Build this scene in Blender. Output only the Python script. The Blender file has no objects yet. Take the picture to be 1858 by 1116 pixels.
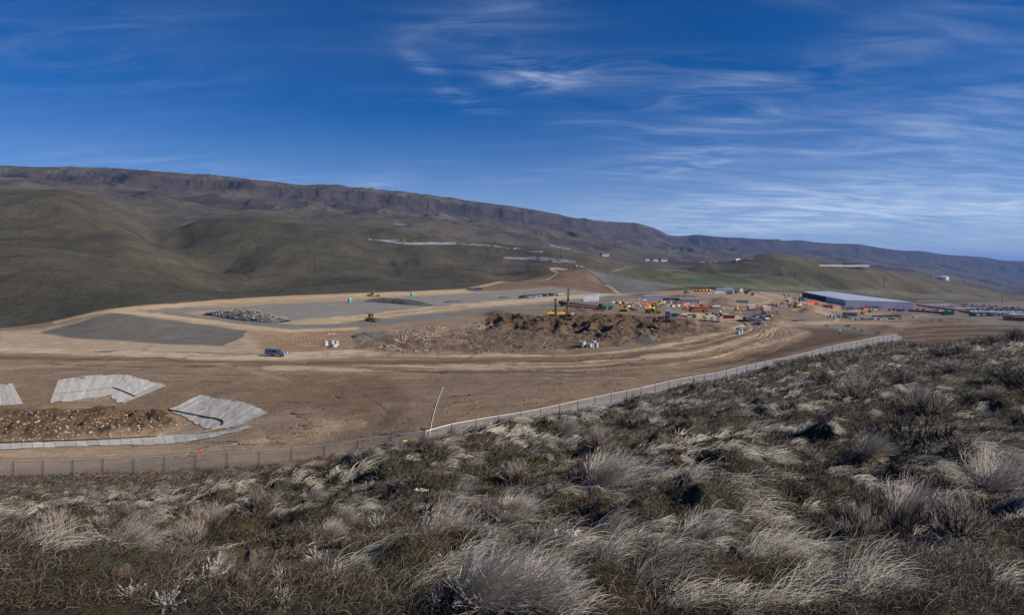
import bpy, bmesh, math, random
import numpy as np
from mathutils import Vector, Matrix
random.seed(7); rng = np.random.default_rng(11)
scene = bpy.context.scene
COL = scene.collection

# ------------------------------------------------------------------ camera
F = 1239.0; CX, CY = 929.0, 558.0           # focal length and centre in photograph pixels
PITCH = math.atan(78.0 / F); CA, SA = math.cos(PITCH), math.sin(PITCH)
cam_d = bpy.data.cameras.new('camera'); cam = bpy.data.objects.new('camera', cam_d); COL.objects.link(cam)
cam_d.sensor_width = 36.0; cam_d.lens = 36.0 * F / 1858.0
cam_d.clip_start = 0.1; cam_d.clip_end = 60000
cam.location = (0, 0, 0); cam.rotation_euler = (math.pi / 2 - PITCH, 0, 0)
scene.camera = cam

# ------------------------------------------------------------------ light
SUN_EL, SUN_AZ = math.radians(33), math.radians(105)      # azimuth from +Y towards +X
world = bpy.data.worlds.new("World"); scene.world = world; world.use_nodes = True
sun_d = bpy.data.lights.new('sun', 'SUN'); sun_d.energy = 5.0; sun_d.angle = math.radians(0.5)
sun_d.color = (1.0, 0.93, 0.82)
sun = bpy.data.objects.new('sun', sun_d); COL.objects.link(sun)
sd = Vector((math.sin(SUN_AZ) * math.cos(SUN_EL), math.cos(SUN_AZ) * math.cos(SUN_EL), math.sin(SUN_EL)))
sun.rotation_euler = sd.to_track_quat('Z', 'Y').to_euler()
vs = scene.view_settings
vs.view_transform = 'Standard'; vs.look = 'None'; vs.gamma = 1.0; vs.use_curve_mapping = False
vs.exposure = 0.3
scene.cycles.max_bounces = 6; scene.cycles.transparent_max_bounces = 24
scene.cycles.diffuse_bounces = 3; scene.cycles.volume_bounces = 0
scene.cycles.use_denoising = True

def build_world():
    nt = world.node_tree; N = nt.nodes; L = nt.links; N.clear()
    out = N.new('ShaderNodeOutputWorld'); bg = N.new('ShaderNodeBackground')
    sky = N.new('ShaderNodeTexSky'); sky.sky_type = 'NISHITA'; sky.sun_disc = False
    sky.sun_elevation = SUN_EL; sky.sun_rotation = SUN_AZ
    sky.altitude = 1200; sky.air_density = 0.9; sky.dust_density = 0.15; sky.ozone_density = 4.0
    hsv = N.new('ShaderNodeHueSaturation'); hsv.inputs['Saturation'].default_value = 1.25
    hsv.inputs['Value'].default_value = 0.78
    tint = N.new('ShaderNodeMix'); tint.data_type = 'RGBA'; tint.blend_type = 'MULTIPLY'; tint.inputs[0].default_value = 1; tint.inputs[7].default_value = (.62, .80, 1.12, 1)
    L.new(sky.outputs[0], tint.inputs[6]); L.new(tint.outputs[2], hsv.inputs['Color'])
    tc = N.new('ShaderNodeTexCoord')
    sep = N.new('ShaderNodeSeparateXYZ'); L.new(tc.outputs['Generated'], sep.inputs[0])
    def M(op, a, b=None, clamp=False):
        m = N.new('ShaderNodeMath'); m.operation = op; m.use_clamp = clamp
        for i, v in enumerate((a, b)):
            if v is None: continue
            if isinstance(v, (int, float)): m.inputs[i].default_value = v
            else: L.new(v, m.inputs[i])
        return m.outputs[0]
    # cirrus on a high plane: direction / (height + a little)
    den = M('ADD', M('MAXIMUM', sep.outputs[2], 0.0), 0.12)
    cx = M('DIVIDE', sep.outputs[0], den); cy = M('DIVIDE', sep.outputs[1], den)
    cb = N.new('ShaderNodeCombineXYZ'); L.new(cx, cb.inputs[0]); L.new(cy, cb.inputs[1])
    def noise(rot, sx, sy, scale, det, dist, off=0.0, rough=0.6):
        mp = N.new('ShaderNodeMapping'); L.new(cb.outputs[0], mp.inputs[0])
        mp.inputs['Rotation'].default_value[2] = rot
        mp.inputs['Scale'].default_value = (sx, sy, 1); mp.inputs['Location'].default_value = (off, off * .7, 0)
        n = N.new('ShaderNodeTexNoise'); L.new(mp.outputs[0], n.inputs['Vector'])
        n.inputs['Scale'].default_value = scale; n.inputs['Detail'].default_value = det
        n.inputs['Distortion'].default_value = dist; n.inputs['Roughness'].default_value = rough
        return n.outputs[0]
    def ramp(v, a, b):
        r = N.new('ShaderNodeMapRange'); r.interpolation_type = 'SMOOTHSTEP'
        r.inputs[1].default_value = a; r.inputs[2].default_value = b; L.new(v, r.inputs[0]); return r.outputs[0]
    broad = ramp(noise(.25, .7, 1.0, .6, 4, .8, 4.3), .42, .75)
    fine = ramp(noise(.5, .7, 1.9, 1.1, 8, 1.6, 1.7, .56), .46, .84)
    wisp = ramp(noise(-.25, .55, 1.9, 1.3, 7, 1.5, 8.1, .56), .50, .86)
    # thin veil growing towards the right-hand horizon
    right = ramp(M('ADD', sep.outputs[0], M('MULTIPLY', sep.outputs[2], -0.9)), -0.55, 0.75)
    low = ramp(M('MULTIPLY', sep.outputs[2], -1.0), -0.33, -0.03)
    base = M('ADD', M('MULTIPLY', right, M('ADD', M('MULTIPLY', low, .6), .25)), .02)
    c = M('MULTIPLY', M('ADD', M('MULTIPLY', fine, .55), M('MULTIPLY', broad, .42)), M('ADD', base, .05))
    c = M('ADD', c, M('MULTIPLY', wisp, M('MULTIPLY', base, .5)))
    def spot(px, py, sx, sy, rot=0.0):
        # a patch of cirrus around one direction of the sky
        u, v = px - CX, CY - py
        d = Vector((u, F * CA + v * SA, v * CA - F * SA)).normalized()
        az = math.atan2(d.x, d.y); el = math.asin(d.z)
        A = M('SUBTRACT', M('ARCTAN2', sep.outputs[0], sep.outputs[1]), az)
        E = M('SUBTRACT', M('ARCSINE', sep.outputs[2]), el)
        cr, sr = math.cos(rot), math.sin(rot)
        a2 = M('DIVIDE', M('ADD', M('MULTIPLY', A, cr), M('MULTIPLY', E, sr)), sx)
        e2 = M('DIVIDE', M('SUBTRACT', M('MULTIPLY', E, cr), M('MULTIPLY', A, sr)), sy)
        r2 = M('ADD', M('MULTIPLY', a2, a2), M('MULTIPLY', e2, e2))
        return M('POWER', 2.718, M('MULTIPLY', r2, -1.15))
    streak = ramp(noise(.75, .9, 2.8, 1.8, 11, 1.35, 2.9, .60), .33, .84)
    SP = [(960, 132, .07, .026, -.05, .85), (1120, 128, .13, .020, .03, .55), (1300, 158, .10, .018, .12, .55), (800, 145, .06, .014, -.62, .6), (860, 182, .05, .012, -.3, .45), (1110, 235, .10, .02, -.2, .3),
          (930, 20, .18, .03, .18, .38), (1290, 245, .10, .03, .25, .50), (1260, 298, .12, .018, .05, .55),
          (1700, 235, .20, .045, .22, .45), (90, 95, .22, .05, .0, .18), (300, 30, .14, .02, .25, .16), (690, 335, .05, .02, .2, .4),
          (1330, 380, .30, .030, .05, .60), (1480, 400, .36, .016, .04, .70), (1780, 380, .12, .022, .1, .45), (1650, 330, .22, .03, .1, .35),
          (1560, 120, .25, .05, .3, .25), (320, 310, .2, .02, -.05, .3), (1780, 440, .2, .03, .0, .4)]
    for px, py, sx, sy, rot, amt in SP:
        c = M('ADD', c, M('MULTIPLY', M('MULTIPLY', spot(px, py, sx, sy, rot), amt), streak))
    pale = ramp(M('MULTIPLY', sep.outputs[2], -1.0), -.24, .0)
    c = M('ADD', M('MULTIPLY', c, .58), M('MULTIPLY', pale, .27), True)
    mix = N.new('ShaderNodeMix'); mix.data_type = 'RGBA'
    L.new(c, mix.inputs[0]); L.new(hsv.outputs[0], mix.inputs[6]); mix.inputs[7].default_value = (8.6, 9.8, 12.0, 1)
    L.new(mix.outputs[2], bg.inputs['Color']); bg.inputs['Strength'].default_value = 0.072
    L.new(bg.outputs[0], out.inputs[0])
build_world()

# ------------------------------------------------------------------ helpers
def slope_of(py):
    v = CY - np.asarray(py, float); return (v * CA - F * SA) / (F * CA + v * SA)
def project(x, y, z):
    d = y * CA - z * SA
    return CX + F * x / d, CY - F * (z * CA + y * SA) / d
def sm(a, b, x):
    t = np.clip((x - a) / (b - a), 0, 1); return t * t * (3 - 2 * t)
_NT = [np.random.default_rng(900 + k).random((256, 256), dtype=np.float32).ravel() for k in range(16)]
def vnoise(x, y, seed=0):
    ix = np.floor(x); iy = np.floor(y); fx = (x - ix); fy = (y - iy)
    ix = (ix.astype(np.int32) + seed * 37) & 255; iy = (iy.astype(np.int32) + seed * 61) & 255; tb = _NT[seed & 15]
    fx = fx * fx * (3 - 2 * fx); fy = fy * fy * (3 - 2 * fy)
    i0 = iy << 8; i1 = ((iy + 1) & 255) << 8; ix1 = (ix + 1) & 255
    a = tb[i0 + ix]; a = a + (tb[i0 + ix1] - a) * fx; c = tb[i1 + ix]; c = c + (tb[i1 + ix1] - c) * fx
    return a + (c - a) * fy
def fbm(x, y, scale, octv=4, seed=0, gain=.5, ridged=False):
    x = np.asarray(x / scale, np.float32); y = np.asarray(y / scale, np.float32); s = np.zeros_like(x); a = 1.0; tot = 0
    for o in range(octv):
        n = vnoise(x + o * 17.3, y - o * 9.1, seed + o)
        if ridged: n = 1 - np.abs(2 * n - 1)
        s += a * n; tot += a; a *= gain
        x, y = (x * 1.6 + y * 1.2), (y * 1.6 - x * 1.2)
    return s / tot
def pchip(xs, ys, x):
    xs = np.asarray(xs, float); ys = np.asarray(ys, float)
    h = np.diff(xs); d = np.diff(ys) / h; m = np.zeros(len(xs)); m[0] = d[0]; m[-1] = d[-1]
    for i in range(1, len(xs) - 1):
        if d[i - 1] * d[i] > 0:
            w1 = 2 * h[i] + h[i - 1]; w2 = h[i] + 2 * h[i - 1]
            m[i] = (w1 + w2) / (w1 / d[i - 1] + w2 / d[i])
    x = np.clip(x, xs[0], xs[-1]); i = np.clip(np.searchsorted(xs, x) - 1, 0, len(xs) - 2)
    t = (x - xs[i]) / h[i]; t2 = t * t; t3 = t2 * t
    return (2 * t3 - 3 * t2 + 1) * ys[i] + (t3 - 2 * t2 + t) * h[i] * m[i] + (-2 * t3 + 3 * t2) * ys[i + 1] + (t3 - t2) * h[i] * m[i + 1]
def inpoly(px, py, poly, soft=0.0):
    """1 inside the polygon, falling to 0 over soft pixels outside and inside its edge"""
    P = np.asarray(poly, float); res = np.zeros(px.shape)
    m = (px > P[:, 0].min() - soft) & (px < P[:, 0].max() + soft) & (py > P[:, 1].min() - soft) & (py < P[:, 1].max() + soft)
    if not m.any(): return res
    x = px[m]; y = py[m]; ins = np.zeros(x.shape, bool); dm = np.full(x.shape, 1e9)
    for i in range(len(P)):
        x0, y0 = P[i - 1]; x1, y1 = P[i]
        if y0 != y1:
            c = ((y0 > y) != (y1 > y)) & (x < (x1 - x0) * (y - y0) / (y1 - y0) + x0); ins ^= c
        if soft:
            dx, dy = x1 - x0, y1 - y0; t = np.clip(((x - x0) * dx + (y - y0) * dy) / (dx * dx + dy * dy + 1e-9), 0, 1)
            dm = np.minimum(dm, np.hypot(x - x0 - t * dx, y - y0 - t * dy))
    if soft: r = np.clip(.5 + np.where(ins, dm, -dm) / (2 * soft), 0, 1)
    else: r = ins.astype(float)
    res[m] = r; return res
def smooth_line(pts, n=8):
    P = np.asarray(pts, float)
    if len(P) < 3: return P
    d = np.r_[0, np.cumsum(np.hypot(*np.diff(P, axis=0).T))]; s = np.linspace(0, d[-1], (len(P) - 1) * n + 1)
    def cr(k):
        m = np.gradient(P[:, k], d); i = np.clip(np.searchsorted(d, s) - 1, 0, len(P) - 2); h = d[i + 1] - d[i]; t = (s - d[i]) / h
        t2, t3 = t * t, t ** 3
        return (2*t3-3*t2+1)*P[i,k] + (t3-2*t2+t)*h*m[i] + (-2*t3+3*t2)*P[i+1,k] + (t3-t2)*h*m[i+1]
    return np.stack([cr(0), cr(1)], 1)
def stroke(px, py, pts, w, soft=1.5, n=6):
    """mask of a band of half-width w (a number or one per point) along a line"""
    P = smooth_line(pts, n); W = np.interp(np.linspace(0, 1, len(P)), np.linspace(0, 1, len(np.atleast_1d(w))), np.atleast_1d(w)) if np.ndim(w) else np.full(len(P), float(w))
    res = np.zeros(px.shape); wm = W.max() + soft
    m = (px > P[:, 0].min() - wm) & (px < P[:, 0].max() + wm) & (py > P[:, 1].min() - wm) & (py < P[:, 1].max() + wm)
    if not m.any(): return res
    x = px[m]; y = py[m]; best = np.zeros(x.shape)
    for i in range(1, len(P)):
        x0, y0 = P[i - 1]; x1, y1 = P[i]; dx, dy = x1 - x0, y1 - y0
        t = np.clip(((x - x0) * dx + (y - y0) * dy) / (dx * dx + dy * dy + 1e-9), 0, 1)
        d = np.hypot(x - x0 - t * dx, y - y0 - t * dy); ww = W[i - 1] + (W[i] - W[i - 1]) * t
        best = np.maximum(best, np.clip((ww + soft - d) / (soft + 1e-6), 0, 1))
    res[m] = best; return res
def tag(o, label=None, cat=None, group=None, kind=None):
    if label: o['label'] = label
    if cat: o['category'] = cat
    if group: o['group'] = group
    if kind: o['kind'] = kind
    return o

def mat(name, color, rough=.8, metal=0.0, var=0.0, scale=5.0, bump=0.0, spec=.3):
    m = bpy.data.materials.new(name); m.use_nodes = True
    nt = m.node_tree; b = nt.nodes['Principled BSDF']
    b.inputs['Roughness'].default_value = rough; b.inputs['Metallic'].default_value = metal
    b.inputs['Specular IOR Level'].default_value = spec
    c = (*color, 1)
    tc = nt.nodes.new('ShaderNodeTexCoord')
    n = nt.nodes.new('ShaderNodeTexNoise'); n.inputs['Scale'].default_value = scale; n.inputs['Detail'].default_value = 6
    nt.links.new(tc.outputs['Object'], n.inputs['Vector'])
    mx = nt.nodes.new('ShaderNodeMix'); mx.data_type = 'RGBA'
    mr = nt.nodes.new('ShaderNodeMapRange'); mr.inputs[1].default_value = .35; mr.inputs[2].default_value = .65
    nt.links.new(n.outputs[0], mr.inputs[0]); nt.links.new(mr.outputs[0], mx.inputs[0])
    v = max(var, .06)
    mx.inputs[6].default_value = (*[q * (1 - v) for q in color], 1); mx.inputs[7].default_value = (*[min(1, q * (1 + v)) for q in color], 1)
    nt.links.new(mx.outputs[2], b.inputs['Base Color'])
    if bump:
        bp = nt.nodes.new('ShaderNodeBump'); bp.inputs['Strength'].default_value = bump
        nt.links.new(n.outputs[0], bp.inputs['Height']); nt.links.new(bp.outputs[0], b.inputs['Normal'])
    return m
# ------------------------------------------------------------------ terrain
# Every level is a line across the land: stations (px, py, Y) seen from the hilltop, or (px, 'z', z, Y).
LV = {}
order = []
def level(name, rows, pts):
    LV[name] = pts; order.append((name, rows))
level('near', 4, [(-800, 'z', -1.75, .6), (929, 'z', -1.62, .6), (2600, 'z', -1.6, .6)])
level('frame', 70, [(-800, 1150, 3.0), (0, 1116, 3.1), (929, 1116, 3.15), (1858, 1116, 3.1), (2600, 1120, 3.1)])
level('c', 90, [(-800, 1050, 6), (0, 1010, 6), (200, 1010, 6.2), (400, 1010, 6), (600, 1000, 6), (770, 990, 6), (929, 985, 6), (1100, 980, 6), (1300, 970, 6), (1450, 960, 6), (1630, 955, 6), (1858, 950, 6), (2600, 940, 6)])
level('d', 90, [(-800, 960, 17), (0, 930, 17), (200, 925, 15), (400, 915, 14), (600, 890, 12.5), (770, 868, 12), (929, 858, 12), (1100, 848, 12), (1300, 828, 12), (1450, 812, 12), (1630, 800, 12), (1858, 790, 12), (2600, 770, 12)])
level('crest', 70, [(-800, 905, 38), (0, 897, 38), (200, 890, 34), (400, 874, 28), (600, 838, 23), (770, 802, 22), (929, 776, 24), (1100, 740, 30), (1300, 696, 42), (1450, 664, 50), (1630, 634, 58), (1700, 630, 58), (1750, 622, 56), (1858, 617, 52), (2600, 590, 50)])
level('slope', 40, [(-800, 885, 58), (0, 881, 58), (200, 875, 54), (400, 863, 48), (600, 850, 45), (770, 828, 48), (929, 803, 50), (1100, 766, 60), (1300, 719, 75), (1450, 689, 90), (1630, 655, 105), (1750, 646, 105), (1858, 640, 105), (2600, 630, 105)])
level('fence', 50, [(-800, 868, 84), (0, 867, 80), (200, 861, 79), (400, 851, 77.5), (600, 838, 75.5), (770, 806, 74), (929, 780, 83), (1100, 741, 95.7), (1300, 695, 116.6), (1450, 660, 139), (1630, 618.5, 182), (1680, 624, 180), (1858, 630, 180), (2600, 620, 180)])
level('bankfoot', 50, [(-800, 842, 95), (0, 842, 92), (200, 838, 91), (400, 828, 88), (600, 812, 88), (770, 785, 84), (929, 760, 92), (1100, 725, 105), (1300, 683, 127), (1450, 650, 152), (1630, 611, 200), (1700, 615, 205), (1858, 618, 200), (2600, 615, 200)])
level('pit', 56, [(-800, 800, 110), (0, 800, 110), (200, 798, 110), (350, 785, 113), (480, 760, 112), (600, 745, 110), (770, 735, 108), (929, 715, 112), (1100, 690, 124), (1300, 665, 146), (1450, 637, 172), (1630, 603, 220), (1750, 606, 230), (1858, 606, 235), (2600, 606, 240)])
level('bank', 60, [(-800, 742, 131), (0, 742, 131), (200, 738, 131), (350, 740, 127), (480, 725, 125), (600, 712, 127), (770, 700, 130), (929, 688, 133), (1100, 668, 145), (1300, 650, 165), (1450, 625, 190), (1630, 598, 240), (1750, 600, 250), (1858, 600, 255), (2600, 600, 260)])
level('banktop', 44, [(-800, 684, 152), (0, 684, 152), (200, 682, 152), (350, 684, 150), (480, 690, 142), (600, 680, 148), (770, 675, 152), (929, 667, 156), (1100, 655, 163), (1300, 635, 180), (1450, 612, 207), (1630, 593, 262), (1858, 595, 275), (2600, 595, 275)])
level('haul', 60, [(-800, 640, 190), (0, 640, 190), (400, 645, 186), (770, 648, 184), (929, 641, 187), (1100, 631, 194), (1300, 611, 216), (1450, 600, 235), (1630, 588, 290), (1858, 590, 290), (2600, 590, 290)])
level('toe', 78, [(-800, 620, 217), (0, 615, 222), (200, 619, 217), (400, 626, 210), (600, 616, 222), (929, 608, 232), (1300, 592, 262), (1450, 584, 275), (1630, 580, 345), (1858, 580, 345), (2600, 580, 345)])
level('pad', 60, [(-800, 607, 238), (0, 602, 243), (90, 597, 248), (207, 568, 262), (320, 583, 253), (450, 601, 236), (600, 597, 252), (929, 585, 280), (1300, 577, 305), (1450, 572, 320), (1560, 573, 400), (1630, 572, 450), (1858, 570, 460), (2600, 570, 460)])
level('mid', 50, [(-800, 604, 250), (0, 600, 254), (90, 588, 262), (207, 564, 285), (400, 560, 335), (600, 558, 345), (929, 558, 372), (1300, 558, 390), (1450, 556, 430), (1560, 560, 560), (1660, 563, 600), (1858, 562, 640), (2600, 562, 640)])
level('edge', 70, [(-800, 602, 265), (0, 597, 266), (90, 585, 275), (200, 562, 296), (400, 545, 382), (600, 534, 440), (830, 526, 515), (929, 521, 560), (1000, 518, 600), (1100, 531, 560), (1300, 526, 700), (1380, 529, 770), (1450, 532, 860), (1560, 541, 870), (1660, 550, 900), (1858, 548, 950), (2600, 548, 950)])
level('hillmid', 90, [(-800, 450, 480), (0, 470, 480), (200, 470, 520), (400, 478, 650), (600, 474, 720), (830, 476, 800), (929, 484, 820), (1010, 489, 760), (1060, 486, 800), (1100, 496, 800), (1300, 506, 950), (1450, 502, 1060), (1560, 510, 1080), (1660, 528, 1100), (1858, 546, 1300), (2600, 546, 1300)])
level('hilltop', 30, [(-800, 330, 900), (0, 340, 900), (100, 344, 900), (170, 360, 880), (235, 388, 850), (290, 418, 830), (320, 416, 880), (360, 400, 980), (420, 392, 1020), (520, 393, 1040), (600, 399, 1060), (700, 413, 1100), (800, 430, 1150), (900, 445, 1200), (1000, 455, 1250), (1100, 470, 1300), (1200, 478, 1350), (1300, 480, 1320), (1340, 477, 1300), (1400, 468, 1280), (1440, 472, 1260), (1500, 482, 1250), (1560, 487, 1300), (1630, 497, 1320), (1700, 510, 1350), (1780, 524, 1420), (1858, 535, 1500), (2600, 560, 1500)])
level('dip', 54, [(-800, 345, 1150), (0, 350, 1150), (170, 372, 1130), (290, 416, 1150), (420, 400, 1250), (600, 407, 1300), (800, 437, 1400), (1000, 462, 1500), (1100, 474, 1600), (1300, 488, 1700), (1400, 488, 1700), (1560, 500, 1700), (1700, 522, 1750), (1858, 540, 1900), (2600, 560, 1900)])
level('talus', 72, [(-800, 330, 1700), (0, 338, 1700), (200, 352, 1700), (350, 372, 1700), (500, 382, 1800), (600, 387, 1850), (700, 398, 1900), (800, 408, 2000), (900, 420, 2150), (1000, 438, 2400), (1100, 455, 2700), (1200, 465, 3000), (1300, 470, 3600), (1450, 470, 4000), (1600, 485, 4300), (1700, 500, 4300), (1780, 515, 4300), (1858, 526, 4300), (2600, 550, 4300)])
level('cliffbase', 60, [(-800, 315, 2150), (0, 326, 2150), (130, 329, 2180), (270, 336, 2300), (400, 344, 2450), (500, 352, 2500), (600, 362, 2650), (700, 371, 2800), (800, 383, 3000), (900, 393, 3200), (1000, 406, 3500), (1050, 413, 3750), (1150, 421, 4200), (1190, 430, 4400), (1226, 443, 4650), (1250, 444, 5150), (1350, 448, 5200), (1450, 452, 5400), (1560, 460, 5700), (1660, 472, 5900), (1760, 484, 6000), (1858, 496, 6100), (2600, 510, 6100)])
level('clifftop', 24, [(-800, 303, 2170), (0, 317, 2170), (130, 317, 2200), (270, 323, 2320), (400, 331, 2470), (500, 339, 2525), (600, 347, 2675), (700, 356, 2830), (800, 368, 3030), (900, 378, 3235), (1000, 391, 3540), (1050, 401, 3790), (1150, 408, 4240), (1190, 420, 4440), (1226, 433, 4690), (1250, 432, 5210), (1350, 437, 5260), (1450, 440, 5460), (1560, 449, 5760), (1660, 461, 5960), (1760, 473, 6060), (1858, 485, 6160), (2600, 500, 6160)])
SKY = [(-800, 292), (0, 304), (60, 307), (130, 308), (200, 310), (270, 317), (320, 320), (400, 322), (430, 325), (500, 333), (560, 339), (575, 337), (650, 345), (760, 355), (830, 363), (900, 372), (930, 376), (980, 384), (1040, 396), (1100, 402), (1150, 405), (1185, 415), (1215, 427), (1232, 429), (1263, 426), (1303, 430), (1344, 432), (1379, 434), (1409, 435), (1425, 439), (1447, 436), (1466, 438), (1484, 441), (1557, 443), (1581, 447), (1649, 455), (1662, 455), (1716, 462), (1789, 467), (1815, 472), (1858, 474), (2600, 500)]
SKYY = [(-800, 2500), (0, 2500), (500, 2800), (900, 3500), (1100, 4200), (1215, 5000), (1240, 5500), (1450, 5700), (1660, 6200), (1858, 6400), (2600, 6500)]
level('skyline', 6, [(a, b, float(np.interp(a, [q[0] for q in SKYY], [q[1] for q in SKYY]))) for a, b in SKY])
level('back', 1, [(-800, 'z', 250, 8000), (929, 'z', 200, 8000), (1858, 'z', -20, 8500), (2600, 'z', -40, 8500)])

ti = np.linspace(-.80, .80, 1101); to = .80 + np.linspace(0, 1, 53)[1:] ** 1.7 * 1.9
T = np.r_[-to[::-1], ti, to]; NC = len(T)
LY, LZ = [], []
for name, rows in order:
    xs, ys, zs = [], [], []
    for p in LV[name]:
        if p[1] == 'z': px, z, Y = p[0], p[2], p[3]; s = z / Y
        else: px, Y = p[0], p[2]; s = float(slope_of(p[1])); z = s * Y
        xs.append((px - CX) * (CA - s * SA) / F); ys.append(math.log(Y)); zs.append(s)
    Y = np.exp(pchip(xs, ys, T)); LY.append(Y); LZ.append(pchip(xs, zs, T) * Y)
LY = np.array(LY); LZ = np.array(LZ)
# slopes at the levels (limited, so that nothing overshoots)
D = np.diff(LZ, axis=0) / np.diff(LY, axis=0)
MS = np.zeros_like(LZ); MS[0] = D[0]; MS[-1] = D[-1]
for i in range(1, len(LZ) - 1):
    a, b = D[i - 1], D[i]; ha = LY[i] - LY[i - 1]; hb = LY[i + 1] - LY[i]
    w1 = 2 * hb + ha; w2 = hb + 2 * ha; same = a * b > 0
    with np.errstate(divide='ignore', invalid='ignore'):
        hm = (w1 + w2) / (w1 / a + w2 / b)
    MS[i] = np.where(same, hm, 0)
rowsY, rowsZ, rowsL = [], [], []; START = {}
for i, (name, n) in enumerate(order[:-1]):
    START[name] = len(rowsY)
    for k in range(n):
        u = k / n; Y0, Y1 = LY[i], LY[i + 1]
        Y = Y0 * (Y1 / Y0) ** u; h = Y1 - Y0; t = (Y - Y0) / h; t2 = t * t; t3 = t2 * t
        z = (2*t3-3*t2+1)*LZ[i] + (t3-2*t2+t)*h*MS[i] + (-2*t3+3*t2)*LZ[i+1] + (t3-t2)*h*MS[i+1]
        rowsY.append(Y); rowsZ.append(z); rowsL.append(i + u)
rowsY.append(LY[-1]); rowsZ.append(LZ[-1]); rowsL.append(len(order) - 1); START['back'] = len(rowsY) - 1
GY = np.array(rowsY); GZ = np.array(rowsZ); GL = np.array(rowsL); GX = GY * T[None, :]; NR = len(GY)
PXB, PYB = project(GX, GY, GZ)
LI = {n: i for i, (n, r) in enumerate(order)}
GLb = np.repeat(GL[:, None], NC, 1)
def band(a, b, fa=.3, fb=.3):
    return sm(LI[a] - fa, LI[a] + fa, GLb) * (1 - sm(LI[b] - fb, LI[b] + fb, GLb))

def gully(sc, seed, sx=1.0, sy=.38): return 1 - np.abs(2 * fbm(GX * sx, GY * sy, sc, 4, seed, .45) - 1)
# ---- colours (bare albedo, but for the shade in the cliff band) painted on the land, and relief
C = np.zeros((NR, NC, 3))
ROUGHN = np.zeros((NR, NC))      # how stony a place is
def paint(mask, col, amt=1.0):
    r = np.flatnonzero(mask.any(axis=1))
    if len(r) == 0: return
    r0, r1 = r[0], r[-1] + 1
    m = (mask[r0:r1] * amt)[..., None]; C[r0:r1] = C[r0:r1] * (1 - m) + np.array(col) * m
n_big = fbm(GX, GY, 60, 4, 3); n_mid = fbm(GX, GY, 14, 4, 5); n_fin = fbm(GX, GY, 3.0, 3, 9)
# wobble the drawn edges a little
WX = (fbm(GX, GY, 9, 3, 21) - .5) * 10; WY = (fbm(GX, GY, 9, 3, 31) - .5) * 4
PX = PXB + WX; PY = PYB + WY
site = (GLb > LI['fence'] - .6) & (GLb < LI['edge'] + .5)
TAN, LTAN, BRN, DBR, GRY, DGR = (.245, .176, .120), (.38, .293, .207), (.172, .115, .073), (.085, .058, .04), (.155, .148, .13), (.105, .10, .092)
C[:] = TAN
paint(sm(.35, .65, n_big), BRN, .55)
paint(sm(.5, .75, n_mid), (.33, .235, .15), .5)
def P(poly, col, soft=2.0, amt=1.0): paint(inpoly(PX, PY, poly, soft) * site, col, amt)
def S(pts, w, col, soft=1.5, amt=1.0, n=6): paint(stroke(PX, PY, pts, w, soft, n) * site, col, amt)
# broad ground zones
P([(850, 655), (1300, 640), (1450, 600), (1620, 606), (1300, 690), (780, 800), (560, 840), (600, 790), (700, 720)], (.212, .153, .104), 14, .85)
P([(0, 640), (480, 650), (700, 680), (720, 760), (480, 700), (300, 690), (100, 670), (0, 690)], (.225, .162, .110), 12, .8)
P([(560, 680), (720, 690), (740, 720), (660, 760), (540, 750), (500, 700)], BRN, 14, .85)
P([(350, 770), (560, 740), (620, 770), (500, 820), (300, 835), (0, 850), (0, 815)], (.33, .245, .165), 10, .75)
P([(0, 600), (80, 598), (200, 562), (330, 555), (600, 538), (860, 524), (1000, 517), (1130, 530), (930, 556), (700, 572), (560, 600), (480, 640), (0, 640)], LTAN, 3, .7)
P([(0, 605), (90, 600), (120, 612), (400, 630), (560, 625), (560, 650), (0, 640)], LTAN, 4, .5)
P([(450, 605), (600, 602), (620, 640), (480, 640)], (.25, .165, .10), 6, .8)
P([(520, 583), (640, 578), (650, 590), (520, 597)], (.40, .30, .19), 3, .8)
# yard on the right: trampled brown
P([(880, 566), (1000, 552), (1130, 540), (1450, 520), (1700, 560), (1858, 600), (1858, 625), (1640, 615), (1560, 605), (1440, 585), (1300, 580), (1000, 590), (900, 585)], (.200, .150, .108), 3, .92)
P([(1150, 535), (1350, 528), (1450, 540), (1420, 560), (1250, 556), (1120, 545)], (.30, .215, .145), 5, .7)
# grey gravel pads, roads, embankment
P([(72, 604), (207, 567), (452, 600), (440, 612), (400, 629), (300, 624), (120, 612)], (.130, .122, .105), 1.2, .97)
P([(395, 561), (480, 553), (620, 546), (760, 537), (900, 530), (1010, 523), (1045, 527), (1000, 535), (930, 546), (850, 551), (700, 567), (560, 578), (520, 584), (440, 577)], (.205, .195, .175), 1.5, .95)
P([(880, 527), (1000, 522), (1060, 527), (1130, 533), (1180, 530), (1160, 540), (1040, 548), (960, 545)], (.21, .195, .17), 2, .8)
S([(600, 582), (700, 571), (850, 555), (960, 545), (1060, 538), (1140, 534)], [5, 4.5, 3.6, 3, 2.5], (.42, .32, .215), 1.2, .9)
S([(620, 587), (720, 577), (860, 561), (960, 550)], [2.5, 2.5, 1.6], (.30, .215, .12), 1.2, .8)
S([(300, 566), (370, 575), (440, 586), (520, 593.5), (600, 595), (680, 586), (780, 574.5), (900, 562), (1000, 554), (1090, 542), (1200, 536)], [6, 6, 6, 5, 4, 3, 2.4], (.165, .160, .148), 1.1, .97)
S([(270, 566), (330, 562), (400, 562), (470, 566)], [2.5, 3.5, 3], (.20, .19, .165), 1.2, .9)
S([(205, 564), (300, 573), (380, 583), (460, 594), (560, 600), (650, 596)], [3, 3, 2.4, 2], (.45, .33, .205), 1, .9)
S([(100, 583), (200, 563), (300, 556), (400, 548), (600, 537.5), (750, 532), (860, 526)], [3, 3.2, 3], (.45, .325, .19), 1.3, .85)
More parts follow.
